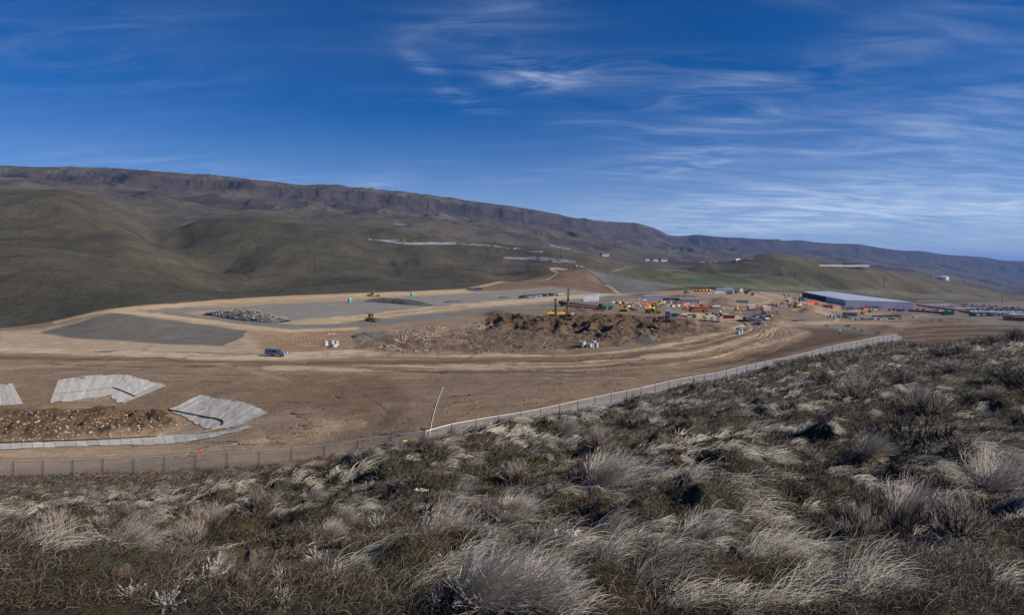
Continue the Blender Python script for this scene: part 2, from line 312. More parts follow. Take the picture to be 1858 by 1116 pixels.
P([(330, 568), (390, 563), (410, 571), (380, 574)], (.42, .29, .18), 2, .8)
# haul roads, pale lanes
S([(0, 632), (200, 640), (480, 650), (700, 640), (950, 641), (1100, 637), (1220, 624), (1300, 606), (1348, 592), (1366, 584), (1335, 577), (1240, 572)], [2.5, 4, 5, 6, 6, 4.5, 4, 3.5], (.45, .35, .245), 2, .92)
S([(480, 668), (700, 668), (900, 663), (1100, 656), (1250, 640), (1350, 618), (1405, 598), (1420, 588)], [3, 5, 6, 5, 3.5, 3], (.41, .31, .21), 2.2, .88)
S([(1000, 652), (1150, 646), (1280, 628), (1360, 606), (1385, 590)], [2, 2.5, 2.5, 2], (.36, .265, .175), 1.5, .75)
S([(1250, 655), (1350, 635), (1440, 612), (1470, 602)], [2, 2, 1.5], (.36, .26, .17), 1.5, .7)
S([(0, 668), (100, 663), (240, 655), (420, 665), (520, 690)], [2, 2.5, 2], (.36, .265, .17), 2, .5)
S([(0, 825), (200, 822), (420, 812), (560, 790), (660, 770)], [4, 4, 4, 6], (.38, .285, .19), 3, .6)
S([(1240, 571), (1340, 583), (1450, 588), (1520, 577), (1505, 570), (1440, 562)], [1.6, 2, 2, 1.5], (.38, .29, .2), 1.2, .8)
S([(1440, 586), (1560, 586), (1630, 588)], [2, 1.5], (.36, .27, .19), 1.2, .7)
S([(1480, 560), (1600, 571), (1700, 576), (1858, 590)], [1.6, 2, 2], (.34, .26, .19), 1.2, .7)
S([(1250, 552), (1320, 545), (1380, 552), (1400, 545), (1370, 535)], [1.5, 1.5], (.36, .28, .2), 1.2, .8)
S([(1380, 530), (1440, 545), (1500, 560)], [1.5, 1.5], (.34, .27, .2), 1, .7)
S([(1680, 585), (1760, 589), (1858, 594)], [1, 1.2], (.36, .29, .23), .8, .6)
P([(1425, 585), (1480, 588), (1560, 594), (1610, 604), (1560, 606), (1520, 598)], (.175, .168, .155), 1.5, .9)
P([(1590, 600), (1640, 583), (1660, 585), (1610, 606)], (.27, .215, .165), 1.5, .8)
P([(1440, 592), (1500, 594), (1560, 603), (1590, 610), (1520, 622), (1380, 655), (1250, 672), (1340, 648), (1450, 620), (1475, 606)], (.095, .064, .044), 4, .92)
P([(1620, 600), (1700, 592), (1858, 586), (1858, 640), (1640, 640)], (.100, .069, .050), 4, .95)
P([(1860, 548), (1690, 548), (1665, 562), (1700, 584), (1858, 602)], (.15, .14, .13), 3, .75)
S([(1040, 742), (1120, 731), (1200, 713), (1300, 687), (1380, 669), (1450, 653), (1540, 634), (1632, 614)], [5, 6, 6, 5, 4], (.235, .24, .245), 1.5, .9)
for k in range(7):
    yy = 592 + k * 4.0
    S([(1640, yy + 6), (1720, yy + 1), (1790, yy - 1), (1870, yy + 2)], [.5, .9, .5], (.17, .125, .095) if k % 2 else (.06, .043, .032), .9, .7)
S([(560, 659), (760, 658), (950, 655), (1120, 647), (1250, 632), (1340, 611), (1378, 597)], [2.2, 3, 3, 2.4, 1.8], (.115, .078, .050), 1.8, .8)
S([(0, 648), (200, 652), (400, 657), (600, 663), (760, 672), (950, 673), (1120, 664), (1250, 650), (1330, 636)], [2, 2.6, 2, 2.4, 2], (.12, .082, .053), 2, .62)
S([(880, 636), (1040, 640), (1150, 630), (1240, 616)], [2, 3, 2.4, 1.6], (.115, .078, .05), 2, .7)
S([(640, 690), (700, 705), (728, 730), (700, 770)], [6, 10, 10, 6], (.13, .09, .058), 9, .55)
# tyre tracks and wheel ruts
REL = np.zeros((NR, NC)); PXR = PXB + WX * .35; PYR = PYB + WY * .35; RUTN = site * (.2 + .8 * sm(.42, .60, fbm(GX, GY * .35, 7, 4, 77)))
def rut(pts, w=.6, col=(.10, .067, .043), amt=.7, depth=-.12, soft=.8):
    m = stroke(PXR, PYR, pts, w, soft) * RUTN
    paint(m, col, amt); REL[:] += m * depth
r_ = random.Random(4)
for k in range(34):
    x0 = r_.uniform(-50, 700); y0 = r_.uniform(634, 690) + (x0 > 400) * r_.uniform(0, 4); L_ = r_.uniform(80, 460)
    dy = r_.uniform(-5, 7)
    rut([(x0, y0), (x0 + L_ * .5, y0 + dy * .5 + r_.uniform(-2, 2)), (x0 + L_, y0 + dy)], r_.uniform(.3, .9), amt=r_.uniform(.3, .75))
for k in range(26):   # the fan of ruts on the haul road's bend
    o = k * 2.6 + r_.uniform(-2, 2)
    xs = r_.uniform(560, 900); rut([(xs, 645 + o * .55), (xs + 130, 646 + o * .62), (1100, 638 + o * .72), (1230, 622 + o * .95), (1320 + o * .6, 600 + o * .85), (1352 + o * 1.3, 590 + o * .30), (1342 + o * 1.2, 583 + o * .12), (1310 + o * .9, 579.5 + o * .04)],
        r_.uniform(.3, .9), col=(.12, .08, .052) if k % 4 else (.38, .30, .21), amt=r_.uniform(.25, .65), depth=-.16)
for k in range(40):   # dozer tracks stepping across the big slope
    x0 = r_.uniform(430, 800); y0 = r_.uniform(700, 830); L_ = r_.uniform(20, 70)
    if 330 < x0 < 500 and y0 < 800: continue
    rut([(x0, y0), (x0 + L_ * .5, y0 + r_.uniform(-1, 3)), (x0 + L_, y0 + r_.uniform(-3, 2))], r_.uniform(.4, 1.1), col=(.06, .04, .026), amt=r_.uniform(.5, .9), depth=-.2)
for k in range(46):   # track marks following the big slope
    x0 = r_.uniform(560, 1350); y0 = r_.uniform(672, 800) - max(0, x0 - 850) * .16
    rut([(x0, y0), (x0 + 40, y0 - 2 - x0 * .004), (x0 + r_.uniform(80, 180), y0 - r_.uniform(4, 16))], r_.uniform(.3, .8), col=r_.choice([(.11, .075, .05), (.10, .068, .045), (.28, .205, .14)]), amt=r_.uniform(.3, .6), depth=-.15)
for k in range(26):
    x0 = r_.uniform(300, 560); y0 = r_.uniform(795, 850)
    rut([(x0, y0), (x0 + 14, y0 + r_.uniform(-3, 3)), (x0 + 30, y0 + r_.uniform(-8, 4))], .5, col=(.05, .033, .022), amt=.8, depth=-.15)
for k in range(30):   # faint arcs around the basin
    o = k * 5.0
    rut([(430 + o * .2, 690 + o * .2), (560 + o * .45, 682 + o * .25), (640 + o * .55, 700 + o * .5), (600 + o * .5, 745 + o * .55), (470 + o * .3, 775 + o * .55)], .45, col=(.16, .108, .068), amt=.38, depth=-.08)
for k in range(9):    # little loops of pale tracks above the manhole rings
    cx0 = 548 + k * 5.5; rut([(cx0 - 10, 604), (cx0 - 18 + k * 2, 616), (cx0 - 8, 626), (cx0 + 10, 628)], .4, col=(.42, .32, .22), amt=.5, depth=0)
for k in range(10):
    y0 = 572 - k * .5; rut([(600 + 15 * k, y0 + 12), (640 + 15 * k, y0 + 5 - k), (720 + 20 * k, y0 - 4 - k)], .4, col=(.26, .185, .11), amt=.5, depth=0)
for k in range(7):
    rut([(583 + k * 2.2, 640), (584 + k * 2.2, 650)], .5, col=(.045, .03, .02), amt=.9, depth=-.1)
for k in range(40):   # tracks about the yard
    x0 = r_.uniform(880, 1620); y0 = r_.uniform(548, 586)
    rut([(x0, y0), (x0 + 40, y0 + r_.uniform(-2, 2)), (x0 + r_.uniform(60, 130), y0 + r_.uniform(-3, 4))], .35, col=r_.choice([(.11, .075, .05), (.38, .3, .21)]), amt=.5, depth=-.1)

# mounds of dug soil
def ridge_noise(sx, oc, seed): return fbm(GX, GY, sx, oc, seed)
MND = inpoly(PXB, PYB, [(640, 632), (650, 612), (720, 598), (860, 588), (900, 574), (960, 580), (1100, 578), (1290, 588), (1330, 598), (1270, 612), (1180, 622), (1060, 636), (900, 641), (720, 642)], 5) * site
MHI = inpoly(PXB, PYB, [(890, 584), (900, 574), (990, 581), (1100, 580), (1200, 582), (1260, 588), (1260, 600), (1180, 612), (1090, 619), (1030, 614), (960, 606), (890, 598)], 9) * site
paint(MND, (.125, .086, .058), .88)
paint(MND * sm(.50, .66, n_fin), (.24, .175, .12), .4)
paint(MHI, (.088, .058, .038), .92)
P([(700, 596), (860, 584), (890, 596), (800, 604), (700, 612)], (.245, .185, .135), 5, .8)
P([(637, 608), (690, 604), (712, 608), (680, 618), (640, 620)], (.115, .11, .105), 2, .85)
hump = np.abs(fbm(GX, GY, 7.5, 3, 41) * 2 - 1)
REL += MND * ((fbm(GX, GY, 7, 5, 43, .6) - .45) * 2.6)
REL += MHI * ((1 - hump) ** 1.7 * 4.6 - 1.1 + (fbm(GX, GY, 3.4, 3, 45) - .5) * 2.4)
# heap in the pit
PH = inpoly(PXB, PYB, [(-60, 745), (0, 742), (90, 748), (180, 746), (300, 750), (322, 768), (280, 788), (120, 800), (-60, 805)], 7) * site
paint(PH, (.098, .062, .036), .94); paint(PH * sm(.55, .68, n_fin), (.10, .066, .04), .7)
REL += PH * (.5 + sm(.3, .7, fbm(GX, GY, 5, 4, 51)) * 1.3 + (fbm(GX, GY, 1.2, 3, 52) - .5) * .9)
# scattered spoil heaps on the right
for (x, y, w, h, a) in [(1398, 577, 30, 6, 2.6), (1510, 558, 10, 4, 2), (1545, 563, 12, 4, 2.3), (1610, 598, 24, 6, .7), (1310, 548, 22, 5, 2.5), (1215, 547, 6, 3, 2.5), (1300, 560, 18, 4, 2),
                        (1465, 565, 14, 4, 1.6), (1385, 564, 22, 3, 1.8), (1240, 540, 30, 3, 2), (1175, 537, 20, 3, 2), (1060, 567, 30, 4, 1.6), (1640, 572, 30, 3, 1.3), (900, 572, 20, 4, 1.5), (1720, 585, 50, 5, 1.5)]:
    m = np.exp(-((PXB - x) / w) ** 2 - ((PYB - y) / h) ** 2) * site
    REL += m * a * (.15 + 1.5 * fbm(GX, GY, 4, 4, int(x), .6)); paint(np.clip(m * 1.5, 0, 1), (.12, .086, .062), .75)
for (x, y, w, h) in [(1405, 557, 60, 5), (1480, 572, 60, 4), (1335, 553, 40, 4), (1700, 602, 90, 8), (1250, 545, 60, 4)]:
    m = np.exp(-((PXB - x) / w) ** 2 - ((PYB - y) / h) ** 2) * site * sm(.45, .6, n_mid); paint(m, (.13, .09, .06), .8)
gen = (band('bankfoot', 'edge'))
REL += gen * ((fbm(GX, GY, 18, 4, 61) - .5) * .9 + (fbm(GX, GY, 2.5, 2, 62) - .5) * .16) * (1 - .6 * inpoly(PXB, PYB, [(72, 604), (207, 567), (1050, 520), (1060, 540), (600, 600), (400, 629)], 8))

# foreground hillside
fg = 1 - sm(LI['fence'] - .15, LI['fence'] + .55, GLb)
fgc = np.zeros((NR, NC, 3)); moss = sm(.42, .62, fbm(GX, GY, 2.2, 4, 71)); soil = sm(.45, .65, fbm(GX, GY, 1.1, 4, 72))
fgc[:] = (.085, .078, .050)
fgc = fgc * (1 - moss[..., None] * .8) + np.array((.055, .062, .026)) * moss[..., None] * .8
fgc = fgc * (1 - soil[..., None] * .6) + np.array((.088, .056, .034)) * soil[..., None] * .6
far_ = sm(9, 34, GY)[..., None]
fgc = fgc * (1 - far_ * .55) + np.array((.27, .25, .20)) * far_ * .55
lft = (sm(30, 60, GY) * (1 - sm(700, 1000, PXB)))[..., None]
fgc = fgc * (1 - lft * .6) + np.array((.15, .105, .07)) * lft * .6
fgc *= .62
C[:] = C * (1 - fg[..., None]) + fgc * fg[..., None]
nearf = sm(2.0, 7, GY); fg0 = fg; fg = fg * sm(2.3, 4.2, GY)
REL += fg * ((fbm(GX, GY, 5, 4, 81) - .5) * 1.1 * nearf * sm(5, 16, GY) + (fbm(GX, GY, 1.5, 4, 82, .6) - .5) * (.25 + .65 * nearf * (1 - .55 * sm(14, 30, GY))) + fg * np.clip(fbm(GX, GY, .75, 3, 86) - .52, 0, 1) * .55 + np.clip(fbm(GX, GY, .34, 2, 83) - .5, 0, 1) * .16)
crb = np.exp(-((GLb - LI['slope']) / .9) ** 2) * sm(1250, 1600, PXB)
REL += crb * (fbm(GX, GY, 9, 3, 84) - .5) * 2.2

# grassy hills
hills = GLb > LI['edge'] - .02
hg = np.zeros((NR, NC, 3)); hg[:] = (.088, .079, .056)
w1 = sm(.35, .7, fbm(GX, GY, 170, 4, 91))[..., None]; hg = hg * (1 - w1) + np.array((.066, .066, .044)) * w1
w2 = sm(.52, .72, fbm(GX, GY * .4, 90, 4, 92))[..., None]; hg = hg * (1 - .5 * w2) + np.array((.12, .102, .068)) * .5 * w2
rgt = sm(900, 1250, PXB)[..., None]; hg = hg * (1 - rgt * .5) + np.array((.125, .115, .068)) * rgt * .5
near_ = (1 - sm(LI['edge'], LI['edge'] + .45, GLb))[..., None] * (1 - rgt); hg = hg * (1 - .5 * near_) + np.array((.085, .085, .066)) * .5 * near_
hm = sm(LI['edge'] - .01, LI['edge'] + .05, GLb)[..., None]
hg *= np.array((.84, .80, .80)); C[:] = C * (1 - hm) + hg * hm
def PH_(poly, col, soft=3, amt=1.0, lo='edge', hi='dip', off=-.15):
    m = inpoly(PX, PYB, poly, soft) * (GLb > LI[lo] + off) * (GLb < LI[hi]); paint(m, col, amt); return m
def SH_(pts, w, col, soft=1.2, amt=1.0, lo='edge', hi='dip'):
    m = stroke(PXB + WX * .4, PYB, pts, w, soft) * (GLb > LI[lo] - .1) * (GLb < LI[hi]); paint(m, col, amt); return m
PH_([(850, 530), (880, 520), (935, 503), (1000, 492), (1040, 486), (1062, 484), (1125, 534), (1060, 529), (1000, 521), (920, 528)], (.165, .112, .074), 2, .95)
PH_([(920, 508), (1000, 498), (1035, 500), (960, 508)], (.09, .085, .05), 4, .7)
SH_([(840, 527), (880, 518), (940, 505), (1000, 499), (1012, 490), (1000, 484), (1035, 482)], [1.6, 1.5, 1.2], (.36, .26, .17), 1, .85)
PH_([(1058, 484), (1120, 490), (1190, 511), (1240, 517), (1225, 523), (1130, 534), (1112, 526)], (.135, .128, .118), 1.5, .95)
SH_([(1062, 486), (1090, 508), (1120, 532)], [1.0, 1.2], (.08, .07, .06), .7, .9); SH_([(1100, 516), (1126, 535)], [1.2, 1.8], (.40, .30, .2), .8, .9)
m = PH_([(1110, 492), (1180, 492), (1300, 500), (1480, 515), (1520, 525), (1380, 524), (1260, 519), (1190, 509)], (.088, .105, .045), 9, .75)
PH_([(1230, 506), (1300, 506), (1380, 516), (1330, 521), (1260, 516)], (.062, .095, .042), 5, .8)
PH_([(1150, 520), (1300, 521), (1560, 533), (1858, 553), (1858, 545), (1560, 526), (1300, 515)], (.15, .14, .108), 3, .6)
SH_([(1380, 500), (1440, 503), (1470, 515), (1490, 525)], [1.5, 2, 1], (.06, .052, .035), 1.5, .8)
SH_([(1110, 488), (1140, 480), (1170, 482), (1280, 490), (1360, 497)], [1.2, 1.2], (.17, .16, .14), 1, .7)
SH_([(715, 472), (860, 477), (990, 488)], [.5, .5], (.04, .035, .025), .5, .8); SH_([(812, 495), (900, 500), (960, 497)], [.5, .5], (.04, .035, .025), .6, .7)
SH_([(400, 472), (412, 463), (420, 460)], [1.5, 2.2, 1], (.03, .025, .02), 1.2, .85); SH_([(422, 475), (440, 480), (458, 487)], [1.8, 1, 1], (.03, .025, .02), 1, .8)
SH_([(713, 458), (717, 466), (724, 474)], [3, 3.5, 2], (.03, .028, .022), 3, .7)
SH_([(0, 600), (60, 592), (120, 581), (200, 561)], [1.2, .8], (.33, .24, .15), .7, .8)
mesa = sm(LI['hilltop'] - .02, LI['dip'] + .1, GLb); mc = np.zeros((NR, NC, 3)); mc[:] = (.095, .082, .060)
rn = fbm(GX, GY * .7, 180, 5, 95); w = sm(.48, .66, rn)[..., None]; mc = mc * (1 - w) + np.array((.062, .047, .040)) * w
up_ = sm(LI['talus'] - .2, LI['cliffbase'] - .1, GLb)[..., None]; mc = mc * (1 - .5 * up_) + np.array((.088, .077, .062)) * .5 * up_
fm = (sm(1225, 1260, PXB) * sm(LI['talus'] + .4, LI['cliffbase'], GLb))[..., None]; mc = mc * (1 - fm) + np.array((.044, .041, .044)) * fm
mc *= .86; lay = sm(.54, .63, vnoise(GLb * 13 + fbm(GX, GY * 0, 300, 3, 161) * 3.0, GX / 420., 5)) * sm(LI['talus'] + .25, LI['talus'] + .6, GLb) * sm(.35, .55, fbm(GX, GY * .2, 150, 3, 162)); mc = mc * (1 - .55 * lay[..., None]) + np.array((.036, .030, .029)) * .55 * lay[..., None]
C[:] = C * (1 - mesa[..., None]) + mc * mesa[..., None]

hb = band('edge', 'dip', .45, .4)
REL += hb * ((fbm(GX, GY * .6, 260, 5, 101) - .5) * 38 * sm(.3, 1.2, GLb - LI['edge']) + (gully(75, 102) - .6) * 7 * sm(.2, .8, GLb - LI['edge']))
def wpt(px, py, lo='edge', hi='dip'):
    j = int(np.argmin(np.abs(T - (px - CX) / F))); i0, i1 = START[lo], START[hi]; i = i0 + int(np.argmin(np.abs(PYB[i0:i1, j] - py))); return (GX[i, j], GY[i, j])
def carve(pts, soft, depth, w=6):
    m = stroke(GX, GY, [wpt(*p) for p in pts], w, soft) * sm(LI['edge'] + .05, LI['edge'] + .5, GLb) * (GLb < LI['dip']); return m * m * (3 - 2 * m) * depth
REL -= carve([(250, 400), (290, 420), (330, 442), (372, 460), (420, 478), (470, 500)], 95, 16)
REL -= carve([(700, 440), (718, 458), (738, 480), (770, 500)], 60, 9)
REL -= carve([(560, 402), (520, 425), (470, 448), (400, 466)], 70, 7); REL -= carve([(640, 405), (650, 440), (620, 480)], 80, 8)
REL -= carve([(40, 400), (150, 440), (230, 475), (330, 505)], 90, 8); REL -= carve([(830, 450), (880, 480), (900, 500)], 70, 6)
REL -= carve([(1240, 486), (1330, 492), (1420, 500), (1480, 512)], 60, 6); REL -= carve([(1480, 484), (1540, 500), (1620, 518)], 70, 8)
mb = sm(LI['dip'] - .3, LI['talus'], GLb) * (1 - sm(LI['cliffbase'] - .35, LI['cliffbase'] + .1, GLb))
REL += mb * ((gully(420, 111) - .6) * 62 * sm(700, 1050, PXB) + (gully(170, 112) - .6) * 26 + (fbm(GX, GY, 110, 4, 113) - .5) * 30)
# ledges of basalt part way up
tb = GLb - LI['talus']
led = sm(.50, .60, fbm(GX, GY * .6, 240, 3, 121)) * mb
REL += led * sm(-.02, .06, tb - .25 + (fbm(GX, GY * 0, 120, 4, 122) - .5) * .7) * 16
for pg in ([(515, 380), (560, 373), (640, 376), (695, 386), (680, 397), (620, 393), (560, 387)], [(365, 366), (420, 371), (505, 378), (475, 389), (430, 385), (390, 376)], [(190, 351), (250, 355), (305, 364), (280, 371), (220, 362)],
           [(815, 397), (900, 401), (935, 412), (850, 411)], [(735, 386), (800, 392), (815, 399), (760, 396)], [(960, 405), (1050, 414), (1120, 430), (1040, 428)], [(1080, 420), (1180, 434), (1230, 452), (1140, 444)]):
    m = inpoly(PXB + WX, PYB + WY * 2, pg, 3) * (GLb > LI['dip']) * sm(.36, .52, fbm(GX, GY * .3, 60, 4, 151)); paint(m, (.036, .029, .028), .85); REL += m * 9 * (fbm(GX, GY * .4, 35, 3, 152) - .2)
PXn = 929 + (GX / GY) * F
# the cliff line steps in and out
cl = sm(LI['cliffbase'] - .25, LI['cliffbase'], GLb) * (1 - sm(LI['clifftop'] + .25, LI['clifftop'] + .8, GLb))
per = (fbm(GX, GY * 0, 90, 5, 131, .62) - .5)
GYs = GY + cl * (per * 70 + (fbm(GX, GY * .3, 320, 4, 135) - .5) * 340) * (1 - .62 * sm(1180, 1260, PXB)); GZs = GZ + REL
GZs += cl * (fbm(GX, GY * .8, 60, 5, 132, .65) - .5) * 34
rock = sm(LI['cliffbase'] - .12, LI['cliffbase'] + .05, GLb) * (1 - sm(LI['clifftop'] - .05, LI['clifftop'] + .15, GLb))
paint(rock, (.028, .023, .023), .95); vst = fbm(GX, GY * .05, 16, 3, 133); paint(rock * sm(.5, .62, vst), (.045, .036, .033), .6); paint(rock * sm(.56, .44, fbm(GX, GY * .1, 120, 2, 134)), (.066, .056, .046), .45)  # cliff shade put into the rock colour: near-black band with random vertical streaks
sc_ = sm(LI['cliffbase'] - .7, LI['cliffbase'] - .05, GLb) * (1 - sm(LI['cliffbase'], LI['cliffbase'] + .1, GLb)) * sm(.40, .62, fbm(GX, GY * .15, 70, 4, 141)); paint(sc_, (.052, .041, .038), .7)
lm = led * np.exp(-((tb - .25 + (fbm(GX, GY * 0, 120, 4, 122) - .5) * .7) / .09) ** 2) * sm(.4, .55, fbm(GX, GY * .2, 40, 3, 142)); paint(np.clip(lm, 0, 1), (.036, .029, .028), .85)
GZ = GZs; GYm = GYs; GXm = GX + (GYs - GY) * T[None, :]

# lookup of the finished land
def H(x, y):
    """ground height at world x, y (scalars)"""
    t = x / y; j = int(np.clip(np.searchsorted(T, t) - 1, 0, NC - 2)); f = (t - T[j]) / (T[j + 1] - T[j])
    return float(np.interp(y, GY[:, j], GZ[:, j]) * (1 - f) + np.interp(y, GY[:, j + 1], GZ[:, j + 1]) * f)
def HV(x, y):
    t = x / y; j = np.clip(np.searchsorted(T, t) - 1, 0, NC - 2)
    i = np.zeros(len(x), int); out = np.zeros(len(x))
    o = np.argsort(j); js = j[o]; b = np.r_[0, np.flatnonzero(np.diff(js)) + 1, len(js)]
    for a, e in zip(b[:-1], b[1:]):
        k = o[a:e]; c = js[a]; f = (t[k] - T[c]) / (T[c + 1] - T[c])
        out[k] = np.interp(y[k], GY[:, c], GZ[:, c]) * (1 - f) + np.interp(y[k], GY[:, c + 1], GZ[:, c + 1]) * f
    return out
def at(px, py, lo=2.0, hi=4500.0):
    """first ground point under a photograph pixel"""
    u, v = px - CX, CY - py; dy = F * CA + v * SA; dz = v * CA - F * SA; t = u / dy; s = dz / dy
    j = int(np.clip(np.searchsorted(T, t) - 1, 0, NC - 2)); f = (t - T[j]) / (T[j + 1] - T[j])
    Y = GY[:, j] * (1 - f) + GY[:, j + 1] * f; Z = GZ[:, j] * (1 - f) + GZ[:, j + 1] * f
    g = Z - s * Y; ok = np.flatnonzero((g[1:] >= 0) & (g[:-1] < 0) & (Y[1:] > lo) & (Y[1:] < hi))
    if len(ok) == 0:
        m = (Y > lo) & (Y < hi); i = int(np.argmin(np.where(m, np.abs(g / Y), 9))); y = Y[i]
    else:
        i = ok[0]; a = -g[i] / (g[i + 1] - g[i]); y = Y[i] + a * (Y[i + 1] - Y[i])
    return Vector((t * y, y, H(t * y, y)))

def ground_material(name, bump_scale, bump_dist, var_scale, streak=0.0, contrast=.25, bstr=.6):
    m = bpy.data.materials.new(name); m.use_nodes = True; nt = m.node_tree; N = nt.nodes; L = nt.links
    b = N['Principled BSDF']; b.inputs['Roughness'].default_value = .95; b.inputs['Specular IOR Level'].default_value = .08
    at_ = N.new('ShaderNodeAttribute'); at_.attribute_name = 'Col'; tc = N.new('ShaderNodeTexCoord')
    def noise(scale, det, mp=None, rough=.6):
        n = N.new('ShaderNodeTexNoise'); n.inputs['Scale'].default_value = scale; n.inputs['Detail'].default_value = det; n.inputs['Roughness'].default_value = rough
        L.new(mp or tc.outputs['Object'], n.inputs['Vector']); return n.outputs[0]
    n1 = noise(var_scale, 8, None, .68); n2 = noise(var_scale * .13, 5)
    def rng_(v, lo, hi, a=.3, b_=.7):
        r = N.new('ShaderNodeMapRange'); r.inputs[1].default_value = a; r.inputs[2].default_value = b_; r.inputs[3].default_value = lo; r.inputs[4].default_value = hi
        L.new(v, r.inputs[0]); return r.outputs[0]
    def mul(a, b_):
        q = N.new('ShaderNodeMath'); q.operation = 'MULTIPLY'; L.new(a, q.inputs[0]); L.new(b_, q.inputs[1]); return q.outputs[0]
    f = mul(rng_(n1, 1 - contrast, 1 + contrast), rng_(n2, 1 - contrast * .6, 1 + contrast * .6))
    if streak:
        mp = N.new('ShaderNodeMapping'); L.new(tc.outputs['Object'], mp.inputs[0]); mp.inputs['Scale'].default_value = (.16, 1.6, 1); mp.inputs['Rotation'].default_value[2] = -.12
        f = mul(f, rng_(noise(streak, 5, mp.outputs[0]), .8, 1.16))
    vm = N.new('ShaderNodeVectorMath'); vm.operation = 'SCALE'; L.new(at_.outputs['Color'], vm.inputs[0]); L.new(f, vm.inputs['Scale'])
    L.new(vm.outputs[0], b.inputs['Base Color'])
    bp = N.new('ShaderNodeBump'); bp.inputs['Strength'].default_value = bstr; bp.inputs['Distance'].default_value = bump_dist
    L.new(noise(bump_scale, 7, None, .65), bp.inputs['Height']); L.new(bp.outputs[0], b.inputs['Normal'])
    return m
def sheet(name, r0, r1, m, cstep=1):
    cs = np.arange(0, NC, cstep); 
    if cs[-1] != NC - 1: cs = np.r_[cs, NC - 1]
    n, c = r1 - r0 + 1, len(cs)
    X = GXm[r0:r1 + 1][:, cs]; Y = GYm[r0:r1 + 1][:, cs]; Z = GZ[r0:r1 + 1][:, cs]
    co = np.stack([X, Y, Z], -1).reshape(-1, 3).astype(np.float32)
    idx = np.arange(n * c).reshape(n, c); q = np.stack([idx[:-1, :-1], idx[:-1, 1:], idx[1:, 1:], idx[1:, :-1]], -1).reshape(-1, 4)
    me = bpy.data.meshes.new(name); me.vertices.add(len(co)); me.vertices.foreach_set('co', co.ravel())
    me.loops.add(q.size); me.loops.foreach_set('vertex_index', q.ravel().astype(np.int32))
    me.polygons.add(len(q)); me.polygons.foreach_set('loop_start', np.arange(0, q.size, 4, dtype=np.int32)); me.polygons.foreach_set('loop_total', np.full(len(q), 4, dtype=np.int32))
    me.polygons.foreach_set('use_smooth', np.ones(len(q), bool)); me.update()
    ca = me.color_attributes.new('Col', 'FLOAT_COLOR', 'POINT')
    cc = np.ones((n * c, 4), np.float32); cc[:, :3] = C[r0:r1 + 1][:, cs].reshape(-1, 3); ca.data.foreach_set('color', cc.ravel())
    me.materials.append(m); o = bpy.data.objects.new(name, me); COL.objects.link(o); o['kind'] = 'structure'; return o
M_fg = ground_material('hillside_soil', 9, .12, 5, 0, .45, .8)
M_site = ground_material('graded_dirt', 2.2, .30, 1.5, .8, .26, .8)
M_hill = ground_material('hill_grass', .35, 2.0, .22, 0, .38, .8)
M_mesa = ground_material('basalt_slope', .03, 12.0, .022, 0, .28, .8)
rF, rE, rD, rB = START['fence'], START['edge'], START['dip'], START['back']
o_h = sheet('hillside', 0, rF + 1, M_fg, 2); o_s = sheet('dirt_ground', rF, rE, M_site)
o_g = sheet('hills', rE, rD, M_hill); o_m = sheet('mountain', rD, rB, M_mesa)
# the land carries on, lower and out of sight, towards the horizon
def far_plain():
    me = bpy.data.meshes.new('plain'); bm = bmesh.new()
    v = [bm.verts.new(p) for p in ((-30000, 6500, -130), (30000, 6500, -130), (30000, 42000, -130), (-30000, 42000, -130))]; bm.faces.new(v)
    bm.to_mesh(me); bm.free(); me.materials.append(mat('far_plain', (.11, .10, .07))); o = bpy.data.objects.new('plain', me); COL.objects.link(o); o['kind'] = 'structure'
far_plain()
# air: pale haze that turns the far mesa blue
def haze():
    bm = bmesh.new(); bmesh.ops.create_cube(bm, size=1); me = bpy.data.meshes.new('haze'); bm.to_mesh(me); bm.free()
    m = bpy.data.materials.new('haze_air'); m.use_nodes = True; nt = m.node_tree; nt.nodes.clear()
    out = nt.nodes.new('ShaderNodeOutputMaterial'); v = nt.nodes.new('ShaderNodeVolumePrincipled')
    v.inputs['Color'].default_value = (.26, .46, 1.0, 1); v.inputs['Density'].default_value = 0.000052; v.inputs['Anisotropy'].default_value = .1
    nt.links.new(v.outputs[0], out.inputs['Volume']); me.materials.append(m)
    o = bpy.data.objects.new('haze', me); COL.objects.link(o); o['kind'] = 'stuff'
    zt = float(GZ.max()) + 12; zb = min(-131.0, float(GZ.min()) - 1.0)
    o.scale = (61000, 44000, zt - zb); o.location = (0, 20500, (zt + zb) / 2)
haze()
# ------------------------------------------------------------------ vegetation
def strand_mat(name, transl=.35, rough=.7):
    m = bpy.data.materials.new(name); m.use_nodes = True; nt = m.node_tree; N = nt.nodes; L = nt.links; N.clear()
    out = N.new('ShaderNodeOutputMaterial'); a = N.new('ShaderNodeAttribute'); a.attribute_name = 'Col'
    d = N.new('ShaderNodeBsdfDiffuse'); t = N.new('ShaderNodeBsdfTranslucent'); mx = N.new('ShaderNodeMixShader'); mx.inputs[0].default_value = transl
    L.new(a.outputs['Color'], d.inputs[0]); L.new(a.outputs['Color'], t.inputs[0]); L.new(d.outputs[0], mx.inputs[1]); L.new(t.outputs[0], mx.inputs[2])
    g = N.new('ShaderNodeBsdfGlossy'); g.inputs['Roughness'].default_value = .45; g.inputs[0].default_value = (.9, .9, .9, 1)
    m2 = N.new('ShaderNodeMixShader'); m2.inputs[0].default_value = .05; L.new(mx.outputs[0], m2.inputs[1]); L.new(g.outputs[0], m2.inputs[2])
    L.new(m2.outputs[0], out.inputs[0]); return m
M_straw = strand_mat('dry_grass', .35); M_turf = strand_mat('turf', .25)
